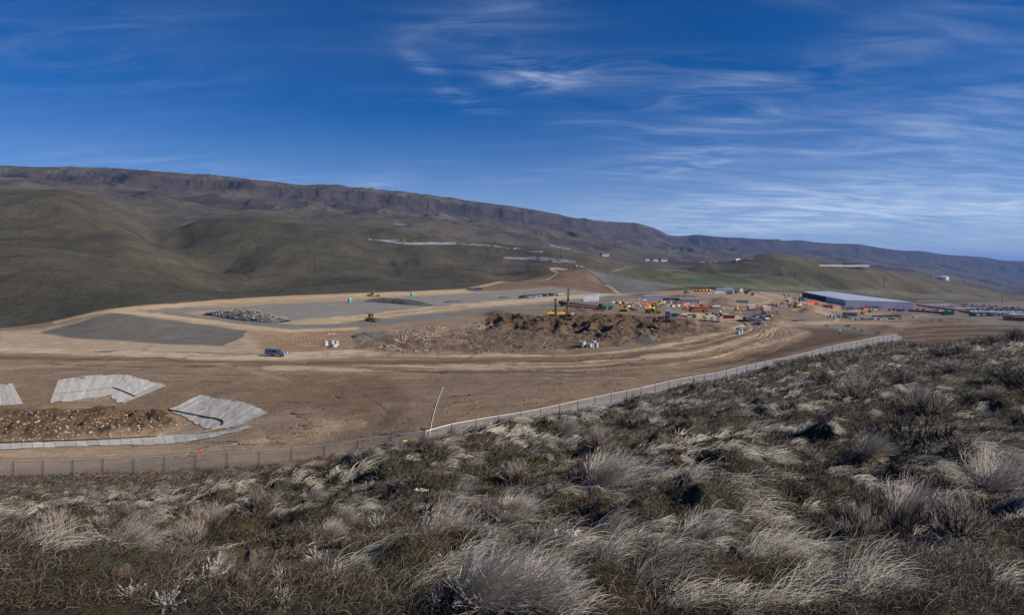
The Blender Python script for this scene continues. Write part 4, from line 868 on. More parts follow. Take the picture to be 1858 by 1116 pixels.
# ---- chain link fence
def fence():
    C0 = np.array((-9.5, 74.0)); d1 = np.array((.7198, .6942)); L0 = np.array((-59.7, 80.0)); d0 = (L0 - C0) / np.linalg.norm(L0 - C0)
    g = thing('chain_link_fence', 'long chain link fence with grey posts running between the hillside and the dirt ground', 'fence', (0, 0, 0))
    lp = [C0 + d0 * 3.86 * i for i in range(18)]; rp = [C0 + d1 * 3.66 * i for i in range(44)]
    pts = lp[::-1] + rp[1:]; base = [Vector((p[0], p[1], H(p[0], p[1]))) for p in pts]
    # even out the tops as a stretched rail would
    hz = np.array([b.z for b in base]); hz = np.convolve(np.pad(hz, 2, 'edge'), [.1, .2, .4, .2, .1], 'valid'); top = [Vector((b.x, b.y, h + 1.83)) for b, h in zip(base, hz)]
    pm = MB().tube((0, 0, -.4), (0, 0, 1.83), .055, n=8).tube((0, 0, 1.83), (0, 0, 1.90), .065, .02, n=8).mesh('post', m_('silhouette_post', (.10, .10, .105), .6))  # posts darker than galvanised steel: silhouette shade put into their colour
    cm = MB().tube((0, 0, -.4), (0, 0, 1.9), .06, n=10).tube((0, 0, 1.9), (0, 0, 1.98), .075, .02, n=10).mesh('corner_post', GALV)
    for i, (b, h) in enumerate(zip(base, hz)):
        cor = i in (17, len(base) - 1); o = bpy.data.objects.new('corner_post' if cor else 'post', cm if cor else pm); COL.objects.link(o); o.parent = g; o.location = (b.x, b.y, h)
    MB().path(top, .034, 8).part('top_rail', m_('bright_rail', (.62, .62, .62), .35, metal=.2), g)
    MB().path([Vector((b.x, b.y, h + .10)) for b, h in zip(base[17:], hz[17:])], .022, 5).part('bottom_rail', GALV, g)
    MB().path([Vector((b.x, b.y, h + .08)) for b, h in zip(base[:18], hz[:18])], .012, 5).part('tension_wire', GALV, g)
    # woven wire: two sets of diagonals
    A, Bv = [], []
    for (a, b) in zip(range(len(base) - 1), range(1, len(base))):
        p0, p1 = base[a], base[b]; L = math.hypot(p1.x - p0.x, p1.y - p0.y); h0, h1 = hz[a], hz[b]
        def q(u, w):
            f = u / L; return (p0.x + (p1.x - p0.x) * f, p0.y + (p1.y - p0.y) * f, h0 + (h1 - h0) * f + .06 + w)
        n = int(L / .055)
        for k in range(-int(1.75 / .055), n):
            u0 = k * .055; lo = max(0, -u0); hi = min(1.75, L - u0)
            if hi > lo: A.append(q(u0 + lo, lo)); Bv.append(q(u0 + hi, hi)); A.append(q(L - u0 - lo, lo)); Bv.append(q(L - u0 - hi, hi))
    Pn = np.stack([np.array(A), np.array(Bv)], 1); mw = strand_mat('wire', 0.0)
    strands('wire_mesh', Pn, np.where(np.array(A)[:, :1] < -9.4, .0015, .0027) * np.ones((1, 2)), np.tile(np.array((.40, .41, .43)), (len(A), 1)), mw, g)
    return base, hz
FB, FZ = fence()
# yellow tape heap by the corner, and the long white pipe across the slope
p = Vector((-10.6, 73.1, H(-10.6, 73.1) + .25)); g = thing('caution_tape', 'bright yellow caution tape bunched on the grass by the fence corner', 'tape', p)
mb = MB(); r_ = random.Random(3)
for i in range(26):
    x = r_.uniform(-1.5, 1.5); y = r_.uniform(-.3, .3); z = r_.uniform(.0, .3); L_ = r_.uniform(.2, .5); w = r_.uniform(.05, .12); a = r_.uniform(-.9, .9)
    mb.add([(x, y, z), (x + L_, y + a * .3, z + r_.uniform(-.1, .15)), (x + L_, y + a * .3, z + w + .05), (x, y, z + w)], [(0, 1, 2, 3)])
mb.part('tape_bundle', m_('tape_yellow', (.75, .68, .02), .5), g)
pl = smooth_line([(778, 806), (783, 770), (792, 735), (804, 703)], 5); pw = [at(a, b, 60, 200) + Vector((0, 0, .06)) for a, b in pl]; pw[0].z += .2
g = MB().path(pw, .038, 8).part('white_pipe', WHT); tag(g, 'long thin white pipe laid up the bare slope from the fence corner', 'pipe')

# ---- erosion mats pinned to the basin banks
MATM = [m_('erosion_mat_%d' % i, c, .95, var=.10, scale=1.2, bump=.3) for i, c in enumerate([(.39, .375, .345), (.34, .325, .30), (.43, .415, .385), (.37, .345, .31)])]
def mat_thing(label, topl, botl, n, rag=1.5, drop=0, seed=0, lift=.04):
    g = thing('erosion_mat', label, 'ground mat', (0, 0, 0), 0, 'grey erosion mats on the basin banks'); r = random.Random(seed)
    tp = smooth_line(topl, 10) if len(topl) > 2 else np.array(topl, float); bt = smooth_line(botl, 10) if len(botl) > 2 else np.array(botl, float)
    def pt(L, u): s = np.linspace(0, 1, len(L)); return np.array([np.interp(u, s, L[:, 0]), np.interp(u, s, L[:, 1])])
    for i in range(n):
        u0, u1 = i / n, (i + .97) / n; e0, e1 = r.uniform(-rag, rag), r.uniform(-rag, rag); v, f = [], []
        for k in range(9):
            w = k / 8
            for u in (u0, u1):
                a = pt(tp, u); b = pt(bt, u); d = (b - a) / (np.linalg.norm(b - a) + 1e-6); q = a + (b - a) * w + d * (e0 * (1 - w) + e1 * w)
                c = at(q[0], q[1], 60, 260); v.append((c.x, c.y, c.z + lift + r.uniform(0, .09)))
        f = [(2 * k, 2 * k + 1, 2 * k + 3, 2 * k + 2) for k in range(8)]
        me = bpy.data.meshes.new('mat_strip'); me.from_pydata(v, [], f); me.materials.append(MATM[r.randrange(4)]); bm = bmesh.new(); bm.from_mesh(me)
        ex = bmesh.ops.extrude_face_region(bm, geom=bm.faces[:]); bmesh.ops.translate(bm, vec=(0, 0, .02), verts=[q for q in ex['geom'] if isinstance(q, bmesh.types.BMVert)]); bmesh.ops.recalc_face_normals(bm, faces=bm.faces); bm.to_mesh(me); bm.free()
        o = bpy.data.objects.new('mat_strip', me); COL.objects.link(o); o.parent = g
mat_thing('grey erosion mat cut off by the left edge of the picture', [(-50, 702), (23, 698)], [(-70, 742), (43, 735)], 9, 1, seed=1)
mat_thing('grey striped erosion mat in the middle of the far basin bank', [(106, 689), (165, 683), (228, 680)], [(91, 731), (140, 727), (200, 719)], 15, 1.5, seed=2)
mat_thing('pale erosion mat folding round the bank right of the striped mat', [(229, 681), (262, 691), (304, 700)], [(201, 716), (208, 728), (224, 733)], 9, 2.0, seed=3)
mat_thing('pale fan shaped erosion mat at the right end of the basin', [(363, 718), (410, 727), (455, 735), (486, 751)], [(306, 745), (342, 762), (372, 778), (428, 776)], 20, 2, seed=4)
mat_thing('long narrow pale erosion mat under the brown dirt mound', [(-60, 807), (0, 805), (150, 800), (300, 792), (400, 785), (452, 774)], [(-60, 820), (0, 817), (150, 810), (330, 804), (400, 792), (458, 777)], 26, .8, seed=5)
M_wat = m_('straw_wattle', (.045, .035, .025), .95, var=.4, scale=3); M_wat2 = m_('new_straw_wattle', (.30, .25, .16), .95, var=.3)
for label, ln, m, rr in [('dark straw wattle bent across the pale folding mat', [(205, 705), (222, 711), (245, 721)], M_wat, .16), ('thin pale straw wattle across the striped mat', [(93, 717), (150, 711), (203, 705)], M_wat2, .11),
                     ('dark straw wattle across the fan shaped mat ending in a hook', [(305, 745), (340, 752), (372, 758.5), (398, 763.5), (404, 766), (404, 771), (400, 775)], M_wat, .16), ('short pale wattle curling below the hooked wattle', [(400, 775), (388, 781), (374, 785)], M_wat2, .15),
                     ('long dark wattle between the dirt mound and the narrow mat', [(-40, 807), (80, 803), (200, 799), (285, 794)], M_wat, .14)]:
    q = [at(a, b, 60, 260) + Vector((0, 0, .13)) for a, b in smooth_line(ln, 6)]
    tag(MB().path(q, rr, 7).part('straw_wattle', m), label, 'wattle')

# ---- stones and heaps
def stones(name, label, poly, n, s0, s1, m, lo, hi, kind='stuff', lift=.1, clump=0.0):
    P = np.array(poly, float); r = np.random.default_rng(len(label)); V, Fq = [], []; ico = bmesh.new(); bmesh.ops.create_icosphere(ico, subdivisions=1, radius=.5)
    iv = np.array([v.co[:] for v in ico.verts]); fi = np.array([[v.index for v in f.verts] for f in ico.faces]); ico.free(); k = 0; tries = 0
    while k < n and tries < n * 30:
        tries += 1; x = r.uniform(P[:, 0].min(), P[:, 0].max()); y = r.uniform(P[:, 1].min(), P[:, 1].max())
        if inpoly(np.array([x]), np.array([y]), poly)[0] < .5: continue
        if clump and fbm(np.array([x]), np.array([y * 2.2]), 22, 2, 7)[0] < clump * r.uniform(.8, 1.15): continue
        p = at(x, y, lo, hi); s = s0 + (s1 - s0) * r.random() ** 3; q = iv * np.array([r.uniform(.8, 1.3), r.uniform(.7, 1.1), r.uniform(.5, .8)]) * s * (1 + r.uniform(-.15, .15, (len(iv), 1)))
        a = r.uniform(0, 6.28); q = q @ np.array([[math.cos(a), -math.sin(a), 0], [math.sin(a), math.cos(a), 0], [0, 0, 1]]); V.append(q + np.array([p.x, p.y, p.z + s * lift])); Fq.append(fi + k * len(iv)); k += 1
    o = bpy.data.objects.new(name, raw_mesh(name, np.concatenate(V), np.concatenate(Fq), m)); COL.objects.link(o); tag(o, label, 'stones', kind=kind); return o
M_st = m_('pale_stone', (.33, .27, .20), .95, var=.5, scale=.6); M_gst = m_('grey_stone', (.20, .185, .165), .95, var=.55, scale=.8)
stones('stones', 'pale stones and cobbles strewn over the brown dirt mound in the basin', [(-40, 745), (330, 748), (350, 770), (300, 792), (0, 803), (-40, 803)], 800, .10, .55, M_st, 80, 200)
stones('stones', 'pale stones strewn round the edge of the dug soil at its left end', [(640, 632), (645, 612), (720, 600), (870, 584), (900, 590), (760, 640)], 1300, .18, .8, M_st, 150, 400, clump=.5)
stones('stones', 'loose stones and clods scattered across the ridges of dug soil', [(760, 640), (900, 575), (1280, 588), (1330, 598), (1180, 624), (1000, 642)], 900, .18, .75, M_st, 150, 420, clump=.45)
stones('stones', 'dark clods scattered across the ridges of dug soil', [(640, 634), (700, 605), (900, 575), (1280, 588), (1180, 624), (900, 642)], 700, .3, .9, m_('dark_clod', (.10, .067, .043), .95, var=.3), 150, 420, clump=.4)
stones('stones', 'small clods crumbled along the haul road and the slope beside it', [(0, 640), (480, 655), (900, 650), (1300, 620), (1440, 592), (1460, 602), (1300, 655), (760, 780), (480, 820), (560, 700), (300, 690), (0, 690)], 420, .12, .5, m_('clod', (.14, .095, .06), .95, var=.4), 80, 420)
def heap(name, label, pts, half, height, m, seed, cat='heap', stone=None, n=60):
    """an elongated pile following a line on the ground"""
    W = [at(a, b, 100, 1200) for a, b in smooth_line(pts, 6)]; g = np.random.default_rng(seed); L = len(W); c = 17; V = []
    off = g.uniform(0, 99)
    for i, p in enumerate(W):
        d = (W[min(i + 1, L - 1)] - W[max(i - 1, 0)]); d.z = 0; d.normalize(); nrm = Vector((-d.y, d.x, 0)); e = math.sin(math.pi * (i + .5) / L) ** .5
        for k in range(c):
            u = k / (c - 1) * 2 - 1; q = p + nrm * u * half * (.7 + .3 * e); prof = (1 - u * u) * e
            z = height * prof * (.55 + .9 * float(fbm(np.array([i * 1.3 + off]), np.array([k * .6]), 2.2, 3, seed % 50)[0])) - .15; V.append((q.x, q.y, H(q.x, q.y) + z))
    idx = np.arange(L * c).reshape(L, c); Fq = np.stack([idx[:-1, :-1], idx[:-1, 1:], idx[1:, 1:], idx[1:, :-1]], -1).reshape(-1, 4)
    o = bpy.data.objects.new(name, raw_mesh(name, np.array(V), Fq, m)); COL.objects.link(o); tag(o, label, cat); 
    if stone:
        iv = [rock_mesh(900 + i, 1, 'boulder', stone) for i in range(4)]; A = np.array(V).reshape(L, c, 3); VV, FFq, base = [], [], 0
        for t in range(n):
            i, k = g.integers(1, L - 1), g.integers(1, c - 1); q = A[i, k]; s = g.uniform(.35, .85); me = iv[t % 4]; co = np.array([v.co[:] for v in me.vertices]) * s; fc = np.array([list(f.vertices) for f in me.polygons])
            VV.append(co + q + np.array([g.uniform(-.5, .5), g.uniform(-.5, .5), .25])); FFq.append(fc + base); base += len(co)
        s_ = bpy.data.objects.new('boulders', raw_mesh('boulders', np.concatenate(VV), np.concatenate(FFq), stone)); COL.objects.link(s_); s_.parent = o; s_['kind'] = 'stuff'
    return o
heap('rock_pile', 'long pile of grey broken rock on the gravel pad, left of centre', [(380, 573), (400, 572), (440, 577), (485, 582), (515, 585)], 6.5, 3.0, m_('rock_pile_grey', (.11, .105, .095), .95, var=.4, scale=.8, bump=.6), 5, 'rock pile', m_('broken_rock', (.24, .225, .205), .95, var=.6, scale=.5), 900)
heap('gravel_heap', 'long low dark gravel heap across the far gravel pad', [(664, 547), (690, 548), (720, 550), (752, 553), (782, 555)], 5, 2.6, m_('dark_gravel', (.085, .08, .072), .95, var=.3), 9)
heap('gravel_heap', 'short dark gravel heap at the right of the far gravel pad', [(806, 549), (820, 548.5), (838, 548)], 3, 1.2, K['dark_gravel'], 10)
heap('gravel_heap', 'small grey gravel spill at the right of the far gravel pad beside the stacked materials', [(905, 541), (915, 540.5), (924, 540)], 3, 1.1, K['dark_gravel'], 12)
heap('gravel_heap', 'dark wedge shaped gravel heap at the left tip of the dug soil', [(640, 612), (665, 609), (700, 606)], 3.4, 1.2, K['dark_gravel'], 13)
heap('gravel_heap', 'grey gravel heap at the foot of the dug soil on its right', [(1158, 614), (1175, 615), (1190, 617)], 4, 1.5, m_('pale_gravel', (.12, .11, .098), .95, var=.3), 14)

# ---- precast manhole rings and cones
def ring_obj(name, label, px, py, r, h, rt=None, group=None, lo=100, hi=500):
    p = at(px, py, lo, hi); g = thing(name, label, 'concrete ring', p, 0, group); rt = rt or r; n = 20; mb = MB(); v = []
    for (rr, z) in ((r, 0), (rt, h), (rt - .16, h), (r - .16, 0)): v += [(rr * math.cos(6.2832 * i / n), rr * math.sin(6.2832 * i / n), z) for i in range(n)]
    mb.add(v, [(k * n + i, k * n + (i + 1) % n, ((k + 1) % 4) * n + (i + 1) % n, ((k + 1) % 4) * n + i) for k in range(4) for i in range(n)]); mb.part('ring_wall', CONC, g)
    MB().tube((0, 0, h - .02), (0, 0, h + .10), rt + .05 if rt < r else rt - .05, n=20).part('rim', CONC, g) if rt < r else None
    return g
RG = [('manhole_cone', 'concrete manhole cone standing apart on the left of its group of four', 591, 627, .68, 1.25, .45), ('manhole_ring', 'concrete ring at the back of the group of four', 603, 625, .5, 1.2, None),
      ('manhole_ring', 'lowest broad concrete ring in front of the group of four', 606, 630, .72, .9, None), ('manhole_ring', 'concrete ring at the right end of the group of four', 611, 627, .5, 1.3, None),
      ('manhole_ring', 'wide concrete ring standing alone below the dug soil', 1057, 629, .85, 1.35, None), ('manhole_ring', 'concrete ring at the left of the close cluster below the dug soil', 1070, 630, .62, 1.0, None),
      ('manhole_ring', 'tallest concrete ring at the middle of the close cluster', 1077, 629, .52, 1.6, None), ('manhole_ring', 'concrete ring at the front of the close cluster', 1075.5, 631, .38, 1.0, None), ('manhole_ring', 'concrete ring at the right of the close cluster', 1082, 630.5, .5, 1.2, None),
      ('manhole_ring', 'concrete ring by the road bend, left of two', 1339, 607, .62, 1.1, None), ('manhole_ring', 'taller concrete ring by the road bend, right of two', 1344.5, 606, .5, 1.5, None)]
for a in RG: ring_obj(a[0], a[1], a[2], a[3], a[4] * 1.15, a[5] * 1.1, a[6] * 1.15 if a[6] else None)

# ---- stakes
def stake(px, py, h, label, m=ORG, lo=100, hi=500, w=.07):
    p = at(px, py, lo, hi); g = thing('survey_stake', label, 'stake', p); MB().box(-w, w, -w, w, -.1, h).part('stick', m, g); MB().box(w, w + .25, -.02, .02, h - .35, h).part('flag', m, g); return g
stake(593, 608, 1.4, 'red survey stake, left of three above the concrete rings'); stake(599, 605, 1.2, 'red survey stake, farthest of three above the concrete rings'); stake(609, 608, 1.4, 'red survey stake, right of three above the concrete rings')
stake(361, 832, 1.3, 'red survey stake just beyond the left fence', lo=70, hi=140, w=.03); stake(1222, 695, 1.6, 'tan stake beyond the fence above the crest', m_('bare_wood', (.4, .3, .2)), 90, 200, .04)
stake(513, 541, 1.3, 'tiny red stake on the far pale track', lo=200, hi=600); stake(634, 552, .8, 'low red marker beside the left portable toilet', lo=200, hi=600)
p = at(601, 607, 100, 400); tag(MB().box(-1.2, 1.2, -.4, .4, 0, .25).part('board', WHT), 'short white board on the ground between the red stakes', 'board').location = p

# ---- portable toilets
def toilet(px, py, label, m=TEAL, roof=WHT):
    p = at(px, py, 200, 900); g = thing('portable_toilet', label, 'portable toilet', p, R(-38))
    MB().box(-.6, .6, -.6, .6, 0, 2.15).part('body', m, g); MB().prism([(-.64, 2.15), (.64, 2.15), (.45, 2.4), (-.45, 2.4)], -.64, .64, .15).part('roof', roof, g)
    d = MB().box(-.42, .42, -.635, -.605, .15, 2.0).part('door', m_('teal_door', (.03, .48, .48), .5) if m is TEAL else m, g); MB().box(.25, .33, -.68, -.64, 1.0, 1.15).part('handle', BLK, d); return g
toilet(634.5, 549.5, 'teal portable toilet with a pale roof on the gravel pad, nearer one'); toilet(747.5, 537.5, 'teal portable toilet beside the far pale track, farther one')

# ---- road vehicles
def p_yard(px, py): return px > 1100
def paint_m(c): return m_('car_paint_%03d_%03d_%03d' % tuple(int(q * 200) for q in c), c, .3, spec=.6)
def wheels(g, xs, y, r, w=.26, name='wheel', rim=True):
    for x in xs:
        for s in (-1, 1):
            o = MB().tube((x, s * y - w / 2, r), (x, s * y + w / 2, r), r, n=14).part(name, TYRE, g)
            if rim: MB().tube((x, s * (y + w / 2), r), (x, s * (y + w / 2 + .02), r), r * .55, n=10).part('rim', CHROME, o)
def pickup(px, py, rz, label, col=(.60, .60, .60), canopy=False, group=None, lo=100, hi=1200, low=None, name='pickup_truck', sc=1.0):
    if p_yard(px, py): sc *= .86
    p = at(px, py, lo, hi); g = thing(name, label, 'pickup truck' if name == 'pickup_truck' else 'car', p, rz, group, sc); m = paint_m(col); lm = low or m
    if name == 'pickup_truck':
        MB().prism([(-2.85, .55), (-1.95, .5), (-1.9, .8), (-1.2, .8), (-1.15, .45), (1.1, .45), (1.2, .8), (1.95, .8), (2.05, .5), (2.85, .5), (2.9, .85), (2.8, 1.12), (1.25, 1.22), (-2.88, 1.22)], -.96, .96, .04).part('body', m, g)
        cab = MB().prism([(1.25, 1.2), (.55, 1.86), (-.95, 1.88), (-1.1, 1.2)], -.92, .92, .16).part('cab', m, g)
        gl = MB()
        for s in (-1, 1): gl.prism([(1.0, 1.26), (.50, 1.78), (-.85, 1.80), (-.98, 1.26)], s * .93 - .015, s * .93 + .015) if False else gl.add([(1.02, s * .935, 1.27), (.50, s * .815, 1.79), (-.82, s * .81, 1.81), (-.95, s * .935, 1.27)], [(0, 1, 2, 3)])
        gl.add([(1.27, -.8, 1.24), (1.27, .8, 1.24), (.60, .68, 1.84), (.60, -.68, 1.84)], [(0, 1, 2, 3)]).part('windows', GLASS, g)
        if canopy: MB().prism([(-2.85, 1.22), (-1.12, 1.22), (-1.0, 1.90), (-2.72, 1.94)], -.93, .93, .12).part('canopy', paint_m((.05, .075, .13)), g)
        else: MB().box(-2.8, -1.15, -.85, .85, 1.225, 1.24).part('bed', BLK, g)
        MB().box(2.84, 2.98, -.9, .9, .5, .72).part('bumper', CHROME, g); MB().box(2.86, 2.93, -.5, .5, .78, 1.04).part('grille', BLK, g)
        for s in (-1, 1): MB().box(2.80, 2.90, s * .75 - .17, s * .75 + .17, .82, 1.04).part('headlight', LGT, g); MB().box(-2.92, -2.86, s * .85 - .07, s * .85 + .07, .8, 1.15).part('tail_light', RLT, g)
        if low: MB().box(-2.84, 2.8, -.975, .975, .46, .62).part('muddy_sill', low, g)
        wheels(g, (1.58, -1.55), .84, .40)
    else:
        MB().prism([(-2.3, .35), (2.3, .35), (2.32, .75), (1.2, .92), (-2.2, .98), (-2.32, .7)], -.9, .9, .06).part('body', m, g)
        MB().prism([(1.0, .92), (.3, 1.48), (-1.5, 1.52), (-2.15, .95)], -.84, .84, .18).part('cabin', GLASS, g); MB().box(-1.45, .28, -.64, .64, 1.5, 1.54).part('roof', m, g); wheels(g, (1.45, -1.4), .8, .34, .22)
    return g
pickup(501, 646.5, R(-12), 'dusty blue grey pickup truck with canopy parked alone on the dirt', (.12, .155, .22), True, low=m_('mud', (.25, .18, .12), .9))
pickup(1279.5, 582, R(-107), 'white pickup truck facing the camera, left of three in the yard'); pickup(1291.5, 583, R(-107), 'white pickup truck facing the camera, middle of three in the yard')
pickup(1303, 584, R(-107), 'white pickup truck with dark windows, right of three in the yard')
pickup(1151, 564, R(-20), 'white pickup truck with tools beside the yellow excavator'); pickup(1351, 581.5, R(-108), 'dark navy pickup truck, leftmost of four beyond the road bend', (.03, .035, .05))
pickup(1359, 583, R(-108), 'dark pickup truck with pale hood, second of four beyond the road bend', (.20, .19, .19)); pickup(1369, 584, R(-40), 'white sedan, third of four beyond the road bend', (.6, .6, .6), name='parked_car')
pickup(1380, 587, R(-85), 'black and white pickup truck nearest the road bend', (.35, .36, .37)); pickup(1386, 580, R(-70), 'pale van partly behind the vehicles at the road bend', (.6, .6, .58), name='parked_car', sc=1.1)
pickup(1401, 556, R(5), 'dark pickup on the dirt lane left of the small orange machine', (.08, .09, .1)); pickup(1418, 557, R(175), 'white pickup on the dirt lane right of the small orange machine')
pickup(1161, 545, R(10), 'white car left of the long white office trailer', (.7, .7, .7), name='parked_car'); pickup(1168, 546, R(30), 'white van close to the left end of the long white trailer', name='parked_car')
pickup(1206, 547, R(15), 'white pickup right of the long white trailer'); pickup(1217, 548, R(5), 'grey pickup between the two long trailers', (.3, .3, .32)); pickup(1224, 548.5, R(8), 'white pickup left of the second trailer')
pickup(1286, 534, R(10), 'white pickup on the upper gravel yard', lo=300); pickup(1250, 558, R(15), 'white pickup in front of the second trailer'); pickup(1298, 558, R(20), 'white truck beside a dark soil heap in the yard')
pickup(1375, 581, R(80), 'white pickup facing away behind the road bend vehicles'); pickup(1343, 533, R(60), 'white van at the right of the upper yard', name='parked_car', lo=300); pickup(853, 527, R(0), 'dark small loader truck at the far edge of the pads', (.05, .05, .06), lo=300)
pickup(862, 526.5, R(0), 'blue pickup truck at the far edge of the gravel pads', (.05, .10, .32), lo=300); pickup(868, 526, R(180), 'dark blue pickup truck at the far edge, right of the blue one', (.03, .04, .12), lo=300)
pickup(1045, 484, R(120), 'small white truck near the top of the brown hill track', lo=400); pickup(1034, 489, R(60), 'small red truck on the brown hill track', (.4, .04, .03), lo=400); pickup(1056, 485, R(10), 'pale truck at the crest of the brown hill', lo=400)

# ---- earthmoving machines
def tracks(g, L, W, h, y):
    for s in (-1, 1):
        o = MB().prism([(-L / 2, h * .45), (-L / 2 + h * .45, 0), (L / 2 - h * .45, 0), (L / 2, h * .45), (L / 2 - h * .3, h * .95), (-L / 2 + h * .3, h * .95)], s * y - W / 2, s * y + W / 2).part('track', BLK, g)
        for k in range(5): MB().tube((-L / 2 + h * .5 + k * (L - h) / 4, s * (y + W / 2), h * .42), (-L / 2 + h * .5 + k * (L - h) / 4, s * (y + W / 2 + .05), h * .42), h * .26, n=8).part('roller', STEEL, o)
def dozer(px, py, rz, label):
    g = thing('bulldozer', label, 'bulldozer', at(px, py, 150, 700), rz); tracks(g, 3.6, .6, 1.15, 1.05)
    MB().prism([(-1.5, .8), (1.9, .8), (2.0, 1.3), (1.9, 1.95), (.5, 2.05), (.5, 1.6), (-1.6, 1.6), (-1.75, 1.1)], -.72, .72, .05).part('body', YEL, g)
    MB().box(1.92, 2.02, -.55, .55, 1.0, 1.85).part('grille', BLK, g); MB().box(-1.0, .55, -.85, .85, 1.6, 2.0).part('cab_base', YEL, g)
    MB().prism([(-.95, 2.0), (.5, 2.0), (.35, 2.95), (-.9, 2.95)], -.75, .75, .06).part('cab_glass', GLASS, g); MB().box(-1.15, .6, -.95, .95, 2.96, 3.1).part('cab_roof', BLK, g)
    for x in (-1.0, .48):
        for s in (-1, 1): MB().box(x - .05, x + .05, s * .8 - .05, s * .8 + .05, 2.0, 2.96).part('cab_pillar', YEL, g)
    MB().tube((1.2, .3, 2.0), (1.2, .3, 2.9), .09).part('exhaust', BLK, g); MB().tube((.9, -.35, 2.0), (.9, -.35, 2.5), .12).part('air_intake', BLK, g)
    MB().prism([(2.75, .05), (2.95, .0), (3.15, .35), (3.05, 1.0), (3.2, 1.45), (3.05, 1.45), (2.85, 1.0), (2.9, .35)], -1.75, 1.75).part('blade', STEEL, g)
    for s in (-1, 1): MB().tube((-.4, s * 1.4, .55), (2.9, s * 1.35, .4), .13).part('push_arm', YEL, g); MB().tube((1.9, s * .5, 1.7), (2.95, s * .5, 1.2), .08).part('blade_cylinder', CHROME, g)
    MB().box(-2.6, -1.7, -.6, .6, .75, 1.15).box(-2.7, -2.45, -.9, .9, .7, 1.2).part('ripper_frame', YEL, g)
    for y in (-.7, 0, .7): MB().prism([(-2.7, 1.5), (-2.45, 1.5), (-2.5, .45), (-2.3, .1), (-2.55, .3), (-2.7, .6)], y - .08, y + .08).part('ripper_tooth', BLK, g)
    return g
dozer(674, 583.5, R(-24), 'yellow bulldozer with front blade pushing along the grey road at centre left')
def grader(px, py, rz, label):
    g = thing('motor_grader', label, 'grader', at(px, py, 200, 900), rz)
    for x in (-2.6, -1.1, 3.6):
        for s in (-1, 1): o = MB().tube((x, s * 1.05 - .2, .68), (x, s * 1.05 + .2, .68), .68, n=14).part('wheel', TYRE, g); MB().tube((x, s * 1.27, .68), (x, s * 1.29, .68), .32, n=10).part('rim', YEL, o)
    MB().prism([(-3.4, .8), (-.4, .8), (-.4, 1.9), (-1.2, 2.05), (-3.3, 1.95)], -.65, .65, .06).part('engine_cover', YEL, g); MB().path([(-.4, 0, 1.5), (1.6, 0, 1.95), (3.3, 0, 1.75), (4.1, 0, 1.0)], .2, 8).part('frame', YEL, g)
    MB().prism([(-.5, 1.3), (.7, 1.3), (.6, 3.0), (-.6, 3.0)], -.7, .7, .05).part('cab', GLASS, g); MB().box(-.75, .75, -.8, .8, 3.0, 3.14).part('cab_roof', YEL, g)
    o = MB().box(1.2, 1.5, -1.9, 1.9, .12, .75, R(25), (1.35, 0)).part('blade', STEEL, g); MB().tube((1.35, 0, .8), (1.35, 0, .95), .75, n=16).part('circle', YEL, g); MB().tube((-2.2, .2, 2.0), (-2.2, .2, 2.7), .08).part('exhaust', BLK, g)
    MB().box(4.3, 4.5, -1.2, 1.2, .3, 1.0).part('front_blade', STEEL, g); return g
grader(676, 538, R(-6), 'yellow motor grader with raised cab on the far pale track')
def excavator(px, py, rz, label, sc=1.0, lo=150, hi=900, reach=1.0):
    g = thing('excavator', label, 'excavator', at(px, py, lo, hi), rz, None, sc); tracks(g, 3.8, .55, .95, 1.1)
    MB().tube((0, 0, .9), (0, 0, 1.1), .6, n=14).part('turntable', BLK, g); MB().prism([(-2.3, 1.1), (1.2, 1.1), (1.2, 1.6), (-.2, 1.7), (-.3, 2.1), (-2.2, 2.1), (-2.4, 1.7)], -1.25, 1.25, .04).part('house', YEL, g)
    MB().prism([(.0, 1.6), (1.3, 1.6), (1.1, 2.75), (.0, 2.8)], .25, 1.2, .05).part('cab', GLASS, g); MB().box(-.05, 1.15, .25, 1.2, 2.78, 2.88).part('cab_roof', YEL, g)
    a, b, c, d = (1.0, -.2, 1.5), (3.0 * reach, -.2, 4.3), (4.3 * reach, -.2, 3.9), (5.0 * reach, -.2, 1.5)
    MB().tube(a, b, .26, .24, 6).tube(b, c, .24, .16, 6).part('boom', YEL, g); MB().tube(c, d, .2, .13, 6).part('stick', YEL, g)
    MB().tube((1.3, -.2, 1.4), (2.7 * reach, -.2, 3.5), .08).part('boom_cylinder', CHROME, g); MB().tube((b[0], -.2, b[2] + .3), (c[0], -.2, c[2] + .25), .07).part('stick_cylinder', CHROME, g)
    MB().prism([(d[0] - .3, 1.6), (d[0] + .3, 1.5), (d[0] + .35, .6), (d[0] - .1, .2), (d[0] - .75, .5), (d[0] - .35, .9)], -.75, .35).part('bucket', STEEL, g); return g
excavator(1131, 565.5, R(-12), 'yellow excavator with arched boom in the middle of the yard', 1.05); excavator(1446, 558, R(195), 'brown yellow excavator with low boom left of the warehouse', 1.0)
excavator(1564, 570, R(160), 'small yellow excavator behind the dark blue trailer', .7, reach=.7); excavator(1200, 549, R(100), 'small orange excavator on a soil heap before the long white trailer', .6); excavator(1336, 564, R(60), 'small yellow excavator left of the pale machines in the yard', .7)
